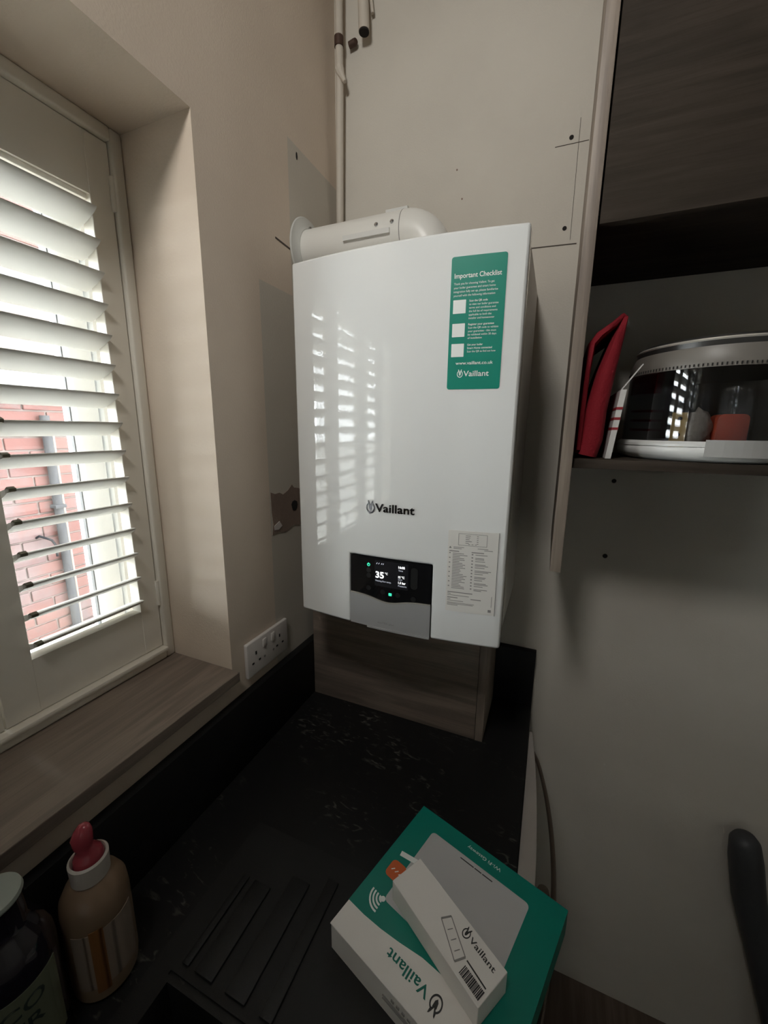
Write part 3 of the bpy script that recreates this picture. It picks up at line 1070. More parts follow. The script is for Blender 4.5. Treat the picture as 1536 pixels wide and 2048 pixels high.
strip(bm, fmap, (0.2005, 0.104), (0.2005, 0.083), 0.0008, T0, T1)
bar(0.195, 0.0725, 0.0055, 0.005)
obj('label_print', bm, PRINTG, lb, smooth=0)
bm = bmesh.new()
strip(bm, fmap, (0.2068, 0.0665), (0.2062, 0.2262), 0.0008, 0, 0.0012)
obj('label_edge', bm, PRINTG, lb, smooth=0)

# ------------------------------------------------------------------ flue
FY, FZ, FXC, FR = -0.146, 2.0545, 0.307, 0.050
fl = thing('flue', 'white flue pipe with elbow running from the boiler top to the wall', 'flue pipe', (FXC, FY, BZ + BH))
bm = bmesh.new()
tube(bm, [(0.0, FY, FZ), (0.255, FY, FZ)], FR, 48)
obj('pipe', bm, FLUE, fl)
bm = bmesh.new()
pts = [(0.2555, FY, FZ)]
RB_ = 0.0510
for k in range(13):
    a = math.radians(90 * k / 12)
    pts.append((FXC - RB_ + RB_ * math.sin(a), FY, FZ - RB_ + RB_ * math.cos(a)))
pts.append((FXC, FY, BZ + BH))
tube(bm, pts, 0.0506, 48)
obj('elbow', bm, FLUE, fl)
bm = bmesh.new()
tube(bm, [(0.2542, FY, FZ), (0.2558, FY, FZ)], 0.0509, 48)
obj('joint', bm, PRINTG, fl)
bm = bmesh.new()
lathe(bm, [(0.048, 0), (0.0745, 0), (0.0765, 0.0025), (0.0745, 0.005), (0.058, 0.007), (0.052, 0.012), (0.048, 0.012)], (0, 0, 0), 48, True)
bmesh.ops.rotate(bm, verts=bm.verts[:], cent=(0, 0, 0), matrix=Matrix.Rotation(math.pi / 2, 3, 'Y'))
bmesh.ops.translate(bm, verts=bm.verts[:], vec=(0.0, FY, FZ))
obj('wall_flange', bm, RUBBER, fl)


def on_flue(x, ang, r):
    return Vector((x, FY - r * math.cos(ang), FZ + r * math.sin(ang)))


for ang, x0, x1 in ((math.radians(74), 0.212, 0.262), (math.radians(-4), 0.125, 0.235)):
    bm = bmesh.new()
    for s0, s1 in ((x0, x1),):
        A = [on_flue(x, ang + da, r) for x in (s0, s1) for da in (-0.09, 0.09) for r in (FR, FR + 0.005)]
        vv = [bm.verts.new(a) for a in A]
        bmesh.ops.convex_hull(bm, input=vv)
    obj('clamp_strap', bm, CARRW, fl)
for x, ang in ((0.203, 0.26), (0.239, 0.26), (0.216, 1.29), (0.258, 1.29), (0.02, 1.2)):
    bm = bmesh.new()
    c = on_flue(x, ang, FR)
    d = (c - Vector((x, FY, FZ))).normalized()
    tube(bm, [c - d * 0.002, c + d * 0.002, c + d * 0.0038], [0.0042, 0.0042, 0.0022], 12)
    obj('screw', bm, SCREW, fl)

# ------------------------------------------------------------------ pipes in the corner
t = thing('corner_pipe', 'thin painted pipe running up the corner above the flue', 'pipe', (0.03, -0.03, 2.0))
bm = bmesh.new()
tube(bm, [(0.022, -0.022, 2.0), (0.022, -0.022, 2.2), (0.027, -0.026, 2.45), (0.029, -0.03, 2.58), (0.029, -0.03, CEIL_Z)], 0.0095, 16)
obj('tube', bm, PIPEP, t)
bm = bmesh.new()
tube(bm, [(0.0285, -0.03, 2.545), (0.0285, -0.03, 2.565)], 0.0112, 16)
obj('collar', bm, COPPER, t)
bm = bmesh.new()
tube(bm, [(0.029, -0.03, 2.50), (0.034, -0.032, 2.487), (0.046, -0.034, 2.468)], [0.012, 0.009, 0.004], 10)
obj('spur', bm, PIPEP, t)
bm = bmesh.new()
tube(bm, [(0.047, -0.012, 2.556), (0.062, -0.012, 2.558), (0.066, -0.014, 2.558)], [0.007, 0.0075, 0.006], 14)
tag(obj('pipe_stub', bm, COPPER), 'short dark copper pipe stub beside the corner pipe', 'pipe')
t = thing('cut_pipe', 'thicker painted pipe cut off with an open end above the boiler', 'pipe', (0.0955, -0.03, 2.55))
bm = bmesh.new()
tube(bm, [(0.0955, -0.03, 2.556), (0.092, -0.03, 2.65), (0.090, -0.03, CEIL_Z)], 0.0128, 18)
obj('tube', bm, PIPEP, t)
bm = bmesh.new()
tube(bm, [(0.0955, -0.03, 2.553), (0.0955, -0.03, 2.5585)], 0.0118, 18)
obj('open_end', bm, DARK, t)
bm = bmesh.new()
tube(bm, [(0.109, -0.012, 2.60), (0.104, -0.014, 2.64), (0.098, -0.014, CEIL_Z)], 0.004, 8)
obj('paint_drip', bm, PIPEP, t)

# ------------------------------------------------------------------ socket
t = thing('wall_socket', 'white double plug socket plate on the wall above the worktop', 'socket', (0.0, -0.372, 1.090))
obj('plate', boxbm(0, 0.0095, -0.446, -0.299, 1.090, 1.1735, 0.003, 3), SOCKET, t)


def smap(u, v, h):
    return (0.0095 + h, u, v)


for cy in (-0.417, -0.332):
    for du, dv, w, h in ((0, 0.012, 0.0042, 0.008), (-0.011, -0.010, 0.0065, 0.0042), (0.011, -0.010, 0.0065, 0.0042)):
        bm = bmesh.new()
        prism(bm, [(cy + du - w / 2, 1.130 + dv - h / 2), (cy + du + w / 2, 1.130 + dv - h / 2), (cy + du + w / 2, 1.130 + dv + h / 2), (cy + du - w / 2, 1.130 + dv + h / 2)], smap, 0, 0.0004)
        obj('pin_slot', bm, DARK, t, smooth=0)
for cy in (-0.388, -0.358):
    obj('rocker_switch', boxbm(0.009, 0.012, cy - 0.006, cy + 0.006, 1.143, 1.163, 0.001), SOCKET, t)
for cy in (-0.389, -0.357):
    bm = bmesh.new()
    disc(bm, smap, cy, 1.118, 0.003, 0, 0.0005)
    obj('plate_screw', bm, PRINTG, t, smooth=0)

# ------------------------------------------------------------------ worktop, upstands, sink
WT = 0.900
bm = bmesh.new()
SX0, SX1, SY0, SY1 = 0.165, 0.50, -0.80, -1.20       # bowl opening
for a in ((0, 0.598, SY0, 0), (0, 0.598, -2.4, SY1), (0, SX0, SY1, SY0), (SX1, 0.598, SY1, SY0)):
    box(bm, a[0], a[1], a[2], a[3], 0.862, WT)
wt = tag(obj('worktop', bm, WORKTOP, smooth=0), 'black mottled laminate worktop under the window', 'worktop')
tag(obj('side_upstand', boxbm(0, 0.020, -2.4, -0.0205, WT, 1.0638, 0.0015), UPSTAND), 'long black upstand along the window wall', 'upstand')
tag(obj('end_upstand', boxbm(0, 0.598, -0.020, 0, WT, 1.0638, 0.0015), UPSTAND), 'short black upstand on the wall under the boiler', 'upstand')

sk = thing('sink', 'black composite sink with ridged draining board let into the worktop', 'sink', (0.33, -0.88, WT))
bm = bmesh.new()
for a in ((0.135, 0.53, SY0 + 0.005, -0.575), (0.135, 0.53, -1.23, SY1), (0.135, SX0, SY1, SY0 + 0.005), (SX1, 0.53, SY1, SY0 + 0.005)):
    box(bm, a[0], a[1], a[2], a[3], WT, WT + 0.003)
obj('rim', bm, SINKM, sk, smooth=0)
bm = bmesh.new()
w = 0.006
box(bm, SX0, SX0 + w, SY1, SY0, 0.72, WT + 0.003)
box(bm, SX1 - w, SX1, SY1, SY0, 0.72, WT + 0.003)
box(bm, SX0 + w, SX1 - w, SY0 - w, SY0, 0.72, WT + 0.003)
box(bm, SX0 + w, SX1 - w, SY1, SY1 + w, 0.72, WT + 0.003)
box(bm, SX0, SX1, SY1, SY0, 0.712, 0.72)
obj('bowl', bm, SINKM, sk, smooth=0)
for x, wd, y0 in ((0.180, 0.012, -0.66), (0.213, 0.032, -0.66), (0.268, 0.034, -0.63), (0.318, 0.020, -0.61)):
    obj('drainer_ridge', boxbm(x - wd / 2, x + wd / 2, -0.785, y0, WT + 0.003, WT + 0.0075, 0.002), SINKM, sk)


# ------------------------------------------------------------------ wood boxing under the boiler
t = thing('pipe_boxing', 'grey oak boxing standing on the worktop under the boiler', 'boxing', (0.25, -0.11, WT))
obj('front_panel', boxbm(0.0205, 0.4755, -0.199, -0.182, WT, 1.222, 0.0008), OAK_X, t)
obj('side_panel', boxbm(0.4765, 0.495, -0.200, -0.0205, WT, 1.222, 0.0008), OAK_Z, t)

# ------------------------------------------------------------------ base unit and appliance under the worktop
t = thing('base_unit', 'brown base unit carrying the worktop and sink', 'cabinet', (0.3, -1.6, 0.0))
obj('carcass', boxbm(0.002, 0.56, -2.4, -0.79, 0.10, 0.705, 0.001), CABW, t)
obj('plinth', boxbm(0.002, 0.52, -2.4, -0.79, 0.0, 0.10), CABW, t)
for y0, y1 in ((-0.80, -1.19), (-1.195, -1.59), (-1.595, -1.99), (-1.995, -2.395)):
    d = obj('door', boxbm(0.5605, 0.58, y1, y0, 0.105, 0.855, 0.002), CABW, t)
    bm = bmesh.new()
    tube(bm, [(0.58, y1 + 0.05, 0.80), (0.60, y1 + 0.05, 0.80), (0.60, y1 + 0.05, 0.66), (0.58, y1 + 0.05, 0.66)], 0.005, 8)
    obj('handle', bm, HANDLE, d)
obj('end_post', boxbm(0.002, 0.56, -0.10, -0.002, 0.0, 0.861), CABW, t)

ap = thing('under_counter_appliance', 'beige appliance with bowed front and curved bar handle under the worktop edge', 'appliance', (0.3, -0.445, 0.0))
obj('body', boxbm(0.02, 0.575, -0.785, -0.105, 0.0, 0.861), APPL, ap)


def bow(y):
    return 0.606 + 0.0225 * (1 - ((y + 0.445) / 0.34) ** 2)


bm = bmesh.new()
ys = lin(-0.105, -0.785, 24)
A = [[bm.verts.new((x(y), y, z)) for y in ys] for z in (0.10, 0.893) for x in ((lambda y: 0.599), bow)]
for k in range(24):
    for P, Q in ((0, 1), (3, 2), (2, 0), (1, 3)):
        bm.faces.new((A[P][k], A[P][k + 1], A[Q][k + 1], A[Q][k]))
for k in (0, -1):
    bm.faces.new((A[0][k], A[1][k], A[3][k], A[2][k]))
bm2 = bmesh.new()
dr = obj('door', bevel_sharp(bm, 0.002, 2), APPL, ap)
obj('hinge_block', boxbm(0.5755, 0.5985, -0.74, -0.15, 0.2, 0.84), CABW, ap)
bm2.free()
bm = bmesh.new()
pts = []
for i in range(25):
    y = -0.150 - (0.74 - 0.15) * i / 24
    pts.append((0.612 + 0.047 * math.sin(math.pi * i / 24) ** 0.75, y, 0.872))
tube(bm, pts, 0.0045, 10)
obj('bow_handle', bm, HANDLE, dr)['label'] = 'curved bronze bar handle'
bm = bmesh.new()
lathe(bm, [(0, -0.012), (0.009, -0.010), (0.0125, 0), (0.009, 0.010), (0, 0.012)], (0.642, -0.465, 0.868), 18)
tube(bm, [(0.625, -0.465, 0.868), (0.642, -0.465, 0.868)], 0.005, 10)
obj('knob', bm, HANDLE, dr)

# ------------------------------------------------------------------ wall cabinet with open shelf
wc = thing('wall_cabinet', 'grey oak wall cabinet with a long side panel and an open shelf niche', 'cabinet', (0.95, -0.15, 1.39))
obj('side_panel', boxbm(0.605, 0.6235, -0.305, 0, 1.39, 2.745, 0.0008), OAK_Z, wc)
obj('side_panel', boxbm(1.381, 1.40, -0.305, 0, 1.39, 2.745, 0.0008), OAK_Z, wc)
dk = obj('door', boxbm(0.6262, 1.3785, -0.305, -0.287, 1.953, 2.740, 0.0008), OAK_DIM, wc)
obj('base_board', boxbm(0.6235, 1.381, -0.283, 0, 1.956, 1.974), OAK_DIM, wc)
obj('shelf', boxbm(0.6235, 1.381, -0.290, 0, 1.5795, 1.5955, 0.0006), OAK_DIM, wc)
SZ = 1.5955

# red cloth
bm = bmesh.new()
path = [(0.646, 1.6005), (0.652, 1.63), (0.655, 1.68), (0.664, 1.74), (0.676, 1.80), (0.682, 1.826), (0.679, 1.829), (0.668, 1.818), (0.648, 1.803), (0.637, 1.788), (0.6335, 1.74), (0.6325, 1.67), (0.6325, 1.61)]
half = [0.018, 0.019, 0.017, 0.014, 0.009, 0.005, 0.005, 0.006, 0.0065, 0.006, 0.0055, 0.0055, 0.005]
NY = 12
rows = []
for j in range(NY + 1):
    y = -0.268 + 0.2 * j / NY
    ring = []
    L_, R_ = [], []
    for i, ((x, z), h) in enumerate(zip(path, half)):
        a = Vector(path[max(i - 1, 0)])
        b = Vector(path[min(i + 1, len(path) - 1)])
        d = (b - a).normalized()
        n = Vector((-d.y, d.x))
        wob = 0.0018 * math.sin(7 * j / NY * 3 + i * 1.3)
        k = 0.55 if j in (0, NY) else 1.0
        zz = 0.006 * math.sin(j * 0.5) * (z - 1.6) / 0.23
        L_.append((x + n.x * h * k, y + wob, max(SZ + 0.0005, z + n.y * h * k + zz * 0.3)))
        R_.append((x - n.x * h * k, y - wob, max(SZ + 0.0005, z - n.y * h * k + zz * 0.3)))
    rows.append([bm.verts.new(p) for p in L_ + list(reversed(R_))])
for A_, B_ in zip(rows, rows[1:]):
    n = len(A_)
    for k in range(n):
        bm.faces.new((A_[k], A_[(k + 1) % n], B_[(k + 1) % n], B_[k]))
m = len(path)
for R0 in (rows[0], rows[-1]):
    for i in range(m - 1):
        bm.faces.new((R0[i], R0[i + 1], R0[2 * m - 2 - i], R0[2 * m - 1 - i]))
for v in bm.verts:
    v.co.x = min(max(v.co.x, 0.6245), 0.690)
tag(obj('oven_cloth', bm, RED, smooth=1.2), 'folded red cloth squeezed between cabinet side and cake carrier', 'cloth')

t = thing('striped_booklet', 'thin white booklet with dark red stripes standing beside the red cloth', 'booklet', (0.684, -0.17, SZ))


def bkmap(u, v, h):       # leaning slab: u along y, v up, h thickness along x
    return (0.6765 + 0.10 * v + h, u, SZ + v)


bm = bmesh.new()
prism(bm, [(-0.262, 0.0006), (-0.10, 0.0006), (-0.10, 0.117), (-0.262, 0.117)], bkmap, 0.0, 0.009)
obj('pages', bm, CARD, t, smooth=0)
for v in (0.050, 0.067, 0.084):
    bm = bmesh.new()
    prism(bm, [(-0.2626, v), (-0.15, v), (-0.15, v + 0.0042), (-0.2626, v + 0.0042)], bkmap, -0.0004, 0.0094)
    obj('red_stripe', bm, REDPR, t, smooth=0)
bm = bmesh.new()
prism(bm, [(0.6895, 1.7135), (0.6905, 1.7125), (0.7165, 1.7515), (0.7155, 1.7525)], lambda u, v, h: (u, h, v), -0.262, -0.245)
obj('loose_cover', bm, CARD, t, smooth=0)

# cake carrier
CCX, CCY = 0.852, -0.150
t = thing('cake_carrier', 'round clear cake carrier with white base and side clip on the shelf', 'cake carrier', (CCX, CCY, SZ))
bm = bmesh.new()
lathe(bm, [(0, 0.0005), (0.128, 0.0005), (0.138, 0.005), (0.1435, 0.013), (0.1445, 0.021), (0.143, 0.024), (0.140, 0.024), (0.139, 0.014), (0, 0.012)], (CCX, CCY, SZ), 64)
obj('base', bm, CARRW, t)
bm = bmesh.new()
lathe(bm, [(0.1415, 0.0245), (0.145, 0.0245), (0.145, 0.0285), (0.1395, 0.033), (0.1375, 0.033), (0.1375, 0.0255)], (CCX, CCY, SZ), 64, True)
obj('dome_flange', bm, CARRW, t)
bm = bmesh.new()
lathe(bm, [(0.1382, 0.033), (0.1375, 0.10), (0.136, 0.148), (0.134, 0.148), (0.1355, 0.10), (0.1365, 0.033)], (CCX, CCY, SZ), 64, True)
obj('dome', bm, DOME, t)
bm = bmesh.new()
lathe(bm, [(0.137, 0.146), (0.137, 0.160), (0.130, 0.178), (0.128, 0.178), (0.134, 0.16), (0.134, 0.146)], (CCX, CCY, SZ), 64, True)
obj('lid_shoulder', bm, CARRT, t)
bm = bmesh.new()
for k in range(150):
    a = math.radians(2.4 * k)
    c, s = math.cos(a), math.sin(a)
    tube(bm, [(CCX + 0.1372 * c, CCY + 0.1372 * s, SZ + 0.1475), (CCX + 0.1372 * c, CCY + 0.1372 * s, SZ + 0.1515)], 0.0011, 5)
kn = obj('lid_knurl', bm, CARRD, t)
kn['kind'] = 'stuff'
bm = bmesh.new()
lathe(bm, [(0.128, 0.178), (0.129, 0.186), (0.124, 0.194), (0, 0.200), (0, 0.190), (0.12, 0.180)], (CCX, CCY, SZ), 64)
obj('lid_top', bm, CARRD, t)
bm = bmesh.new()
lathe(bm, [(0.1292, 0.186), (0.1302, 0.188), (0.1292, 0.190), (0.1275, 0.1885)], (CCX, CCY, SZ), 64, True)
obj('lid_rim', bm, CHROME, t)
bm = bmesh.new()
a0 = math.radians(-107)
for k in range(8):
    a, b = a0 + math.radians(2.75 * k * 1.6), a0 + math.radians(2.75 * (k + 1) * 1.6)
    prism(bm, [(a, 0.010), (b, 0.010), (b, 0.036), (a, 0.036)], lambda u, v, h: (CCX + (0.1455 + h) * math.cos(u), CCY + (0.1455 + h) * math.sin(u), SZ + v), 0, 0.004)
bmesh.ops.remove_doubles(bm, verts=bm.verts[:], dist=1e-5)
obj('clip', bm, CLIPC, t)
# things inside the carrier
bm = bmesh.new()
prism(bm, rrect(0.833, 0.874, SZ + 0.0135, SZ + 0.0765, 0.008), lambda u, v, h: (u, h, v), -0.245, -0.205)
tag(obj('orange_tub', bm, ORANGE), 'small orange plastic tub seen through the clear cake carrier', 'tub')
bm = bmesh.new()
prism(bm, rrect(0.774, 0.796, SZ + 0.013, SZ + 0.080, 0.001, 1), lambda u, v, h: (u, h, v), -0.230, -0.226)
yc_ = tag(obj('yellow_card', bm, YELLOW), 'small yellow card with two dark studs seen inside the cake carrier', 'card')
for z in (0.043, 0.070):
    bm = bmesh.new()
    disc(bm, lambda u, v, h: (u, h, v), 0.785, SZ + z, 0.0032, -0.2312, -0.2296, 16)
    obj('stud', bm, PRINTK, yc_)
bm = bmesh.new()
random.seed(3)
bmesh.ops.create_icosphere(bm, subdivisions=3, radius=0.019, matrix=Matrix.Translation((0.817, -0.225, SZ + 0.031)))
for v in bm.verts:
    d = (v.co - Vector((0.817, -0.225, SZ + 0.031)))
    d.z *= 1.75
    v.co = Vector((0.815, -0.220, SZ + 0.0535)) + d * (1 + 0.1 * math.sin(d.x * 400 + d.z * 300))
tag(obj('biscuit', bm, FLUFF, smooth=1.5), 'lumpy pale biscuit beside the orange tub inside the carrier', 'biscuit')

# ------------------------------------------------------------------ boxes on the worktop
BL = Vector((0.3567, -0.6865))
E1 = Vector((0.070, 0.2265)).normalized()
E2 = Vector((E1.y, -E1.x))
B1, B2 = 0.2372, 0.2565
GZ0, GZ1 = WT + 0.0032, 0.950


def gmap(u, v, h):         # top of the green box
    p = BL + E2 * u + E1 * v
    return (p.x, p.y, GZ1 + h)


def gvol(u, v, h):
    p = BL + E2 * u + E1 * v
    return (p.x, p.y, h)


gb = thing('gateway_box', 'flat teal and white cardboard gateway box lying on the worktop edge', 'box', (*(BL + E1 * 0.12 + E2 * 0.1), GZ0))
bm = bmesh.new()
prism(bm, [(0.0012, 0.0012), (B2 - 0.0012, 0.0012), (B2 - 0.0012, B1 - 0.0012), (0.0012, B1 - 0.0012)], gvol, GZ0, GZ1 - 0.002)
obj('tray', bm, BOXWHITE, gb, smooth=0)
bm = bmesh.new()
prism(bm, [(0, 0), (B2, 0), (B2, B1), (0, B1)], gvol, GZ1 - 0.0019, GZ1)
lid = obj('lid', bevel_sharp(bm, 0.0006, 1), BOXWHITE, gb, smooth=0)
# teal print: whole back part of the lid, edge sweeping away from the front corner
bm = bmesh.new()
edge = [(0.0, 0.0380), (0.03, 0.0385), (0.06, 0.0415), (0.09, 0.0465), (0.123, 0.0535), (0.16, 0.056), (0.20, 0.050), (0.23, 0.036), (B2, 0.018)]
prism(bm, edge + [(B2, B1), (0, B1)], gmap, 0.0, 0.0002)
obj('teal_print', bm, BOXTEAL, lid, smooth=0)
bm = bmesh.new()
prism(bm, [(B2, 0.0), (B2 + 0.0002, 0.0), (B2 + 0.0002, B1 + 0.0002), (0, B1 + 0.0002), (0, B1), (B2, B1)], gvol, GZ0 + 0.001, GZ1 - 0.0001)
obj('teal_side', bm, BOXTEAL, gb, smooth=0)
bm = bmesh.new()
prism(bm, [(-0.0002, 0.0385), (0.0, 0.0385), (0.0, B1), (-0.0002, B1)], gvol, GZ0 + 0.001, GZ1 - 0.0001)
obj('teal_side', bm, BOXTEAL, gb, smooth=0)
bm = bmesh.new()
prism(bm, rrect(0.040, 0.2110, 0.072, 0.2072, 0.007), gmap, 0.0002, 0.0004)
obj('device_picture', bm, DEVICE, lid, smooth=0)
bm = bmesh.new()
prism(bm, rrect(0.0165, 0.0435, 0.1005, 0.1285, 0.007), gmap, 0.0004, 0.0006)
obj('orange_badge', bm, BOXORANGE, lid, smooth=0)
bm = bmesh.new()
prism(bm, [(0.020, 0.1375), (0.052, 0.1435), (0.0505, 0.1515), (0.0185, 0.1455)], gmap, 0.0004, 0.0006)
bmo = bmesh.new()
for i in range(3):
    strip(bmo, gmap, (0.0225 + i * 0.007, 0.112), (0.0265 + i * 0.007, 0.1165), 0.0013, 0.0006, 0.0008)
obj('cable_picture', bm, PRINTW, lid, smooth=0)
obj('badge_strokes', bmo, PRINTW, lid, smooth=0)
bm = bmesh.new()
# wifi arcs
for r in (0.0065, 0.0115, 0.0165, 0.0215):
    cu, cv = 0.0390, 0.0720
    n = 10
    for k in range(n):
        a, b = [math.radians(174 + 102 * q / n) for q in (k, k + 1)]
        prism(bm, [(cu + q * math.cos(x), cv + q * math.sin(x)) for q, x in ((r, a), (r, b), (r - 0.0026, b), (r - 0.0026, a))], gmap, 0.0002, 0.0006)
disc(bm, gmap, 0.0390, 0.0715, 0.0038, 0.0002, 0.0006, 16)


def gflip(u, v, h):        # lettering that reads from the far side of the box
    return gmap(-u, -v, h)


obj('signal_symbol', bm, PRINTW, lid, smooth=0)
bm = bmesh.new()
text(bm, 'Wi-Fi Gateway', gflip, -0.1580, -0.2262, 0.059, 0.0058, 0.0006, 0.0)
obj('lid_lettering', bm, PRINTW, lid, smooth=0)
bm = bmesh.new()
wordmark(bm, gflip, -0.1490, -0.0345, 0.0655, 0.0135, 0.0004, 0.014)
obj('lid_wordmark', bm, PRINTT, lid, smooth=0)
bm = bmesh.new()
emblem(bm, gflip, -0.1610, -0.0265, 0.0225, 0.0, 0.0004)
obj('lid_emblem', bm, PRINTK, lid, smooth=0)
bm = bmesh.new()
for u0_, w_ in ((-0.1545, 0.017), (-0.136, 0.012), (-0.1225, 0.024)):      # print too small to read
    strip(bm, gflip, (u0_, -0.1998), (u0_ + w_, -0.1998), 0.0016, 0.0004, 0.0006)
obj('lid_caption', bm, PRINTK, lid, smooth=0)
bm = bmesh.new()
for i in range(5):
    strip(bm, lambda u, v, h: gvol(u, -h, GZ0 + v), (0.112 + i * 0.0085, 0.033), (0.1165 + i * 0.0085, 0.0325), 0.0032, -0.0012, 0.0002)
for v0, u1 in ((0.026, 0.148), (0.021, 0.165)):
    strip(bm, lambda u, v, h: gvol(u, -h, GZ0 + v), (0.098, v0), (u1, v0), 0.0012, -0.0012, 0.0002)
obj('side_print', bm, PRINTG, gb, smooth=0)

# small white box on top
SL = Vector((0.4279, -0.6247))
F1 = Vector((0.1412, -0.0858)).normalized()
F2 = Vector((-F1.y, F1.x))
S1, S2 = 0.1645, 0.0545
TZ0, TZ1 = GZ1 + 0.0009, GZ1 + 0.036


def svol(u, v, h):
    p = SL + F1 * u + F2 * v
    return (p.x, p.y, h)


def smap2(u, v, h):
    return svol(u, v, TZ1 + h)


sb = thing('small_box', 'narrow white cardboard box resting on the teal box', 'box', (*(SL + F1 * 0.08 + F2 * 0.027), TZ0))
bm = bmesh.new()
prism(bm, [(0, 0), (S1, 0), (S1, S2), (0, S2)], svol, TZ0, TZ1)
bd = obj('carton', bevel_sharp(bm, 0.001, 2), BOXWHITE, sb, smooth=0)
bm = bmesh.new()
wordmark(bm, smap2, 0.1150, 0.0385, 0.0400, 0.0075, 0.0004, 0.012)
emblem(bm, smap2, 0.1080, 0.0428, 0.0150, 0.0001, 0.0003)
obj('box_wordmark', bm, PRINTK, bd, smooth=0)


def s_uv(x, y):
    d = Vector((x, y)) - SL
    return (d.dot(F1), d.dot(F2))


bm = bmesh.new()
q = [s_uv(0.5068, -0.6417), s_uv(0.5189, -0.6340), s_uv(0.5456, -0.6702), s_uv(0.5336, -0.6795)]
for i in range(4):
    strip(bm, smap2, q[i], q[(i + 1) % 4], 0.0011 if i % 2 else 0.0022, 0.0001, 0.0004)
for f in (0.3, 0.55, 0.8):
    a = (q[0][0] + (q[3][0] - q[0][0]) * f, q[0][1] + (q[3][1] - q[0][1]) * f)
    b = (q[1][0] + (q[2][0] - q[1][0]) * f, q[1][1] + (q[2][1] - q[1][1]) * f)
    a2 = (a[0] + (b[0] - a[0]) * 0.25, a[1] + (b[1] - a[1]) * 0.25)
    b2_ = (a[0] + (b[0] - a[0]) * 0.75, a[1] + (b[1] - a[1]) * 0.75)
    strip(bm, smap2, a2, b2_, 0.0008, 0.0001, 0.0004)
obj('product_drawing', bm, PRINTG, bd, smooth=0)
bm = bmesh.new()
random.seed(11)
u = 0.1295
while u < 0.1600:
    w = random.choice((0.0006, 0.0010, 0.0016))
    prism(bm, [(u, 0.0045), (u + w, 0.0045), (u + w, 0.0165), (u, 0.0165)], smap2, 0.0001, 0.0004)
    u += w + random.choice((0.0005, 0.0009))
strip(bm, smap2, (0.1275, 0.0215), (0.1590, 0.0200), 0.0017, 0.0001, 0.0004)
obj('barcode', bm, PRINTK, bd, smooth=0)

# ------------------------------------------------------------------ bottles by the sink
t = thing('amber_bottle', 'amber plastic bottle with white neck and pinkish red spout beside the sink', 'bottle', (0.082, -0.828, WT))
bm = bmesh.new()
lathe(bm, [(0, 0.0005), (0.030, 0.0005), (0.037, 0.006), (0.0385, 0.02), (0.0385, 0.125), (0.037, 0.145), (0.030, 0.160), (0.021, 0.168), (0.017, 0.172), (0.017, 0.180), (0, 0.180)], (0.082, -0.828, WT), 40)
obj('body', bm, SOAP, t)
bm = bmesh.new()
lathe(bm, [(0.0155, 0.170), (0.0215, 0.170), (0.0222, 0.196), (0.0195, 0.198), (0.0182, 0.196), (0.0155, 0.18)], (0.082, -0.828, WT), 36, True)
obj('neck_ring', bm, RIMW, t)
bm = bmesh.new()
n = 24
for k in range(n):
    a, b = [math.radians(-75 + 110 * q_ / n) for q_ in (k, k + 1)]
    prism(bm, [(a, 0.03), (b, 0.03), (b, 0.118), (a, 0.118)], lambda u, v, h: (0.082 + (0.0383 + h) * math.cos(u), -0.828 + (0.0383 + h) * math.sin(u), WT + v), 0, 0.0008)
bmesh.ops.remove_doubles(bm, verts=bm.verts[:], dist=1e-5)
obj('label', bm, SOAPL, t)
bm = bmesh.new()
for k in range(5):
    a, b = [math.radians(-44 + 22 * q_ / 5) for q_ in (k, k + 1)]
    prism(bm, [(a, 0.022), (b, 0.022), (b, 0.122), (a, 0.122)], lambda u, v, h: (0.082 + (0.0390 + h) * math.cos(u), -0.828 + (0.0390 + h) * math.sin(u), WT + v), 0, 0.0008)
bmesh.ops.remove_doubles(bm, verts=bm.verts[:], dist=1e-5)
obj('stripe', bm, SOAPS, t)
bm = bmesh.new()
sp = [(0.0, 0.181, 0.0160), (0.0, 0.190, 0.0168), (0.001, 0.198, 0.0160), (0.001, 0.206, 0.0130), (-0.001, 0.213, 0.0095), (-0.003, 0.219, 0.0105), (-0.003, 0.227, 0.0115), (-0.001, 0.235, 0.0100), (0.002, 0.242, 0.0075), (0.004, 0.246, 0.0035)]
tube(bm, [(0.082 + 0.3 * d, -0.828 + d, WT + z) for d, z, r in sp], [r for d, z, r in sp], 18)
for v in bm.verts:
    tw = (v.co.z - WT - 0.19) * 22
    k = 0.16 * math.sin(2 * math.atan2(v.co.y + 0.828, v.co.x - 0.082) + tw) * min(1, max(0, (v.co.z - WT - 0.19) / 0.012))
    v.co.x = 0.082 + (v.co.x - 0.082) * (1 + k)
    v.co.y = -0.828 + (v.co.y + 0.828) * (1 + k)
obj('spout', bm, PINK, t, smooth=1.0)

EX, EY, ER = 0.066, -0.915, 0.046
t = thing('soap_bottle', 'dark glossy bottle with pale green ECO label and grey cap by the sink', 'bottle', (EX, EY, WT))
bm = bmesh.new()
lathe(bm, [(0, 0.0005), (0.040, 0.0005), (ER, 0.008), (ER, 0.140), (0.044, 0.158), (0.038, 0.176), (0.029, 0.190), (0.0265, 0.196), (0.0265, 0.229), (0, 0.229)], (EX, EY, WT), 48)
obj('body', bm, DKBOT, t)
bm = bmesh.new()
lathe(bm, [(0, 0.2295), (0.0265, 0.2295), (0.0275, 0.232), (0.0262, 0.236), (0, 0.237)], (EX, EY, WT), 40)
obj('cap', bm, CAPG, t)


def emap(u, v, h):        # wrapped round the bottle, u in metres of arc
    a = u / ER
    return (EX + (ER + h) * math.cos(a), EY + (ER + h) * math.sin(a), WT + v)


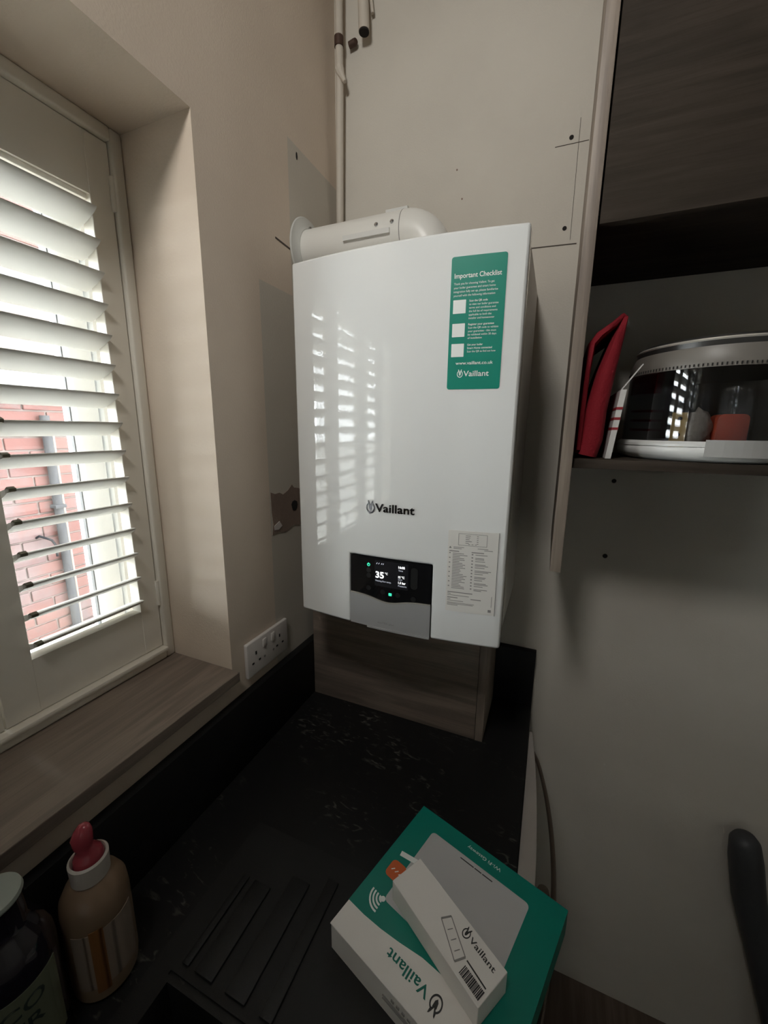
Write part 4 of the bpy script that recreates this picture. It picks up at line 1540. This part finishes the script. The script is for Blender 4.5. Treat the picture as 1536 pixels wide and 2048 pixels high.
bm = bmesh.new()
n = 20
for k in range(n):
    a, b = -0.075 + 0.105 * k / n, -0.075 + 0.105 * (k + 1) / n
    prism(bm, [(a, 0.030), (b, 0.030), (b, 0.138), (a, 0.138)], emap, 0, 0.0007)
bmesh.ops.remove_doubles(bm, verts=bm.verts[:], dist=1e-5)
el = obj('label', bm, ECOL, t)
bm = bmesh.new()
text(bm, 'ECO', emap, -0.040, 0.110, 0.052, 0.018, 0.0011, 0.012)
text(bm, 'DER', emap, -0.040, 0.084, 0.048, 0.018, 0.0011, 0.012)
obj('label_print', bm, ECOT, el, smooth=0)

# ------------------------------------------------------------------ pole leaning on the wall
t = thing('leaning_pole', 'dark grey rounded pole leaning on the wall right of the worktop', 'pole', (1.28, -0.10, 0.0))
bm = bmesh.new()
pts = [(1.082, -0.034, 0.722), (1.084, -0.034, 0.716), (1.087, -0.034, 0.704), (1.095, -0.035, 0.66), (1.115, -0.038, 0.56), (1.16, -0.045, 0.42), (1.22, -0.07, 0.22), (1.28, -0.10, 0.012)]
tube(bm, pts, [0.010, 0.022, 0.029, 0.033, 0.033, 0.033, 0.033, 0.033], 24)
obj('shaft', bm, POLE, t, smooth=1.0)
bm = bmesh.new()
lathe(bm, [(0, 0), (0.045, 0), (0.045, 0.012), (0.036, 0.022), (0, 0.022)], (1.28, -0.10, 0.0), 28)
obj('foot', bm, CARRD, t)

# ------------------------------------------------------------------ added fill spotlight, out of view, brightening the boiler corner
LP = Vector((0.34, -1.32, 2.675))
AIM = Vector((0.28, 0.0, 1.95))
ld = (AIM - LP).normalized()
t = thing('added_spotlight', 'added white fill spotlight, unseen, turned towards the boiler', 'spotlight', (LP.x, LP.y, CEIL_Z - 0.03))
bm = bmesh.new()
lathe(bm, [(0, CEIL_Z - 0.001), (0.05, CEIL_Z - 0.001), (0.05, CEIL_Z - 0.022), (0, CEIL_Z - 0.022)], (LP.x, LP.y - 0.06, 0), 28)
tube(bm, [(LP.x, LP.y - 0.06, CEIL_Z - 0.02), LP - ld * 0.07], 0.008, 10)
obj('mount', bm, CARRW, t)
bm = bmesh.new()
side = ld.cross(Vector((0, 0, 1))).normalized()
tube(bm, [LP - ld * 0.10, LP - ld * 0.095, LP - ld * 0.015], [0.03, 0.05, 0.05], 28)
obj('head', bm, CARRW, t)
sl = bpy.data.lights.new('fill_spot', 'SPOT')  # added lamp that lifts the room's brightness
sl.energy = 26.0
sl.color = (1.0, 0.975, 0.93)
sl.spot_size = math.radians(112)
sl.spot_blend = 1.0
sl.shadow_soft_size = 0.12
so = bpy.data.objects.new('fill_spot', sl)
so.matrix_world = Matrix.Translation(LP) @ ld.to_track_quat('-Z', 'Y').to_matrix().to_4x4()
COL.objects.link(so)
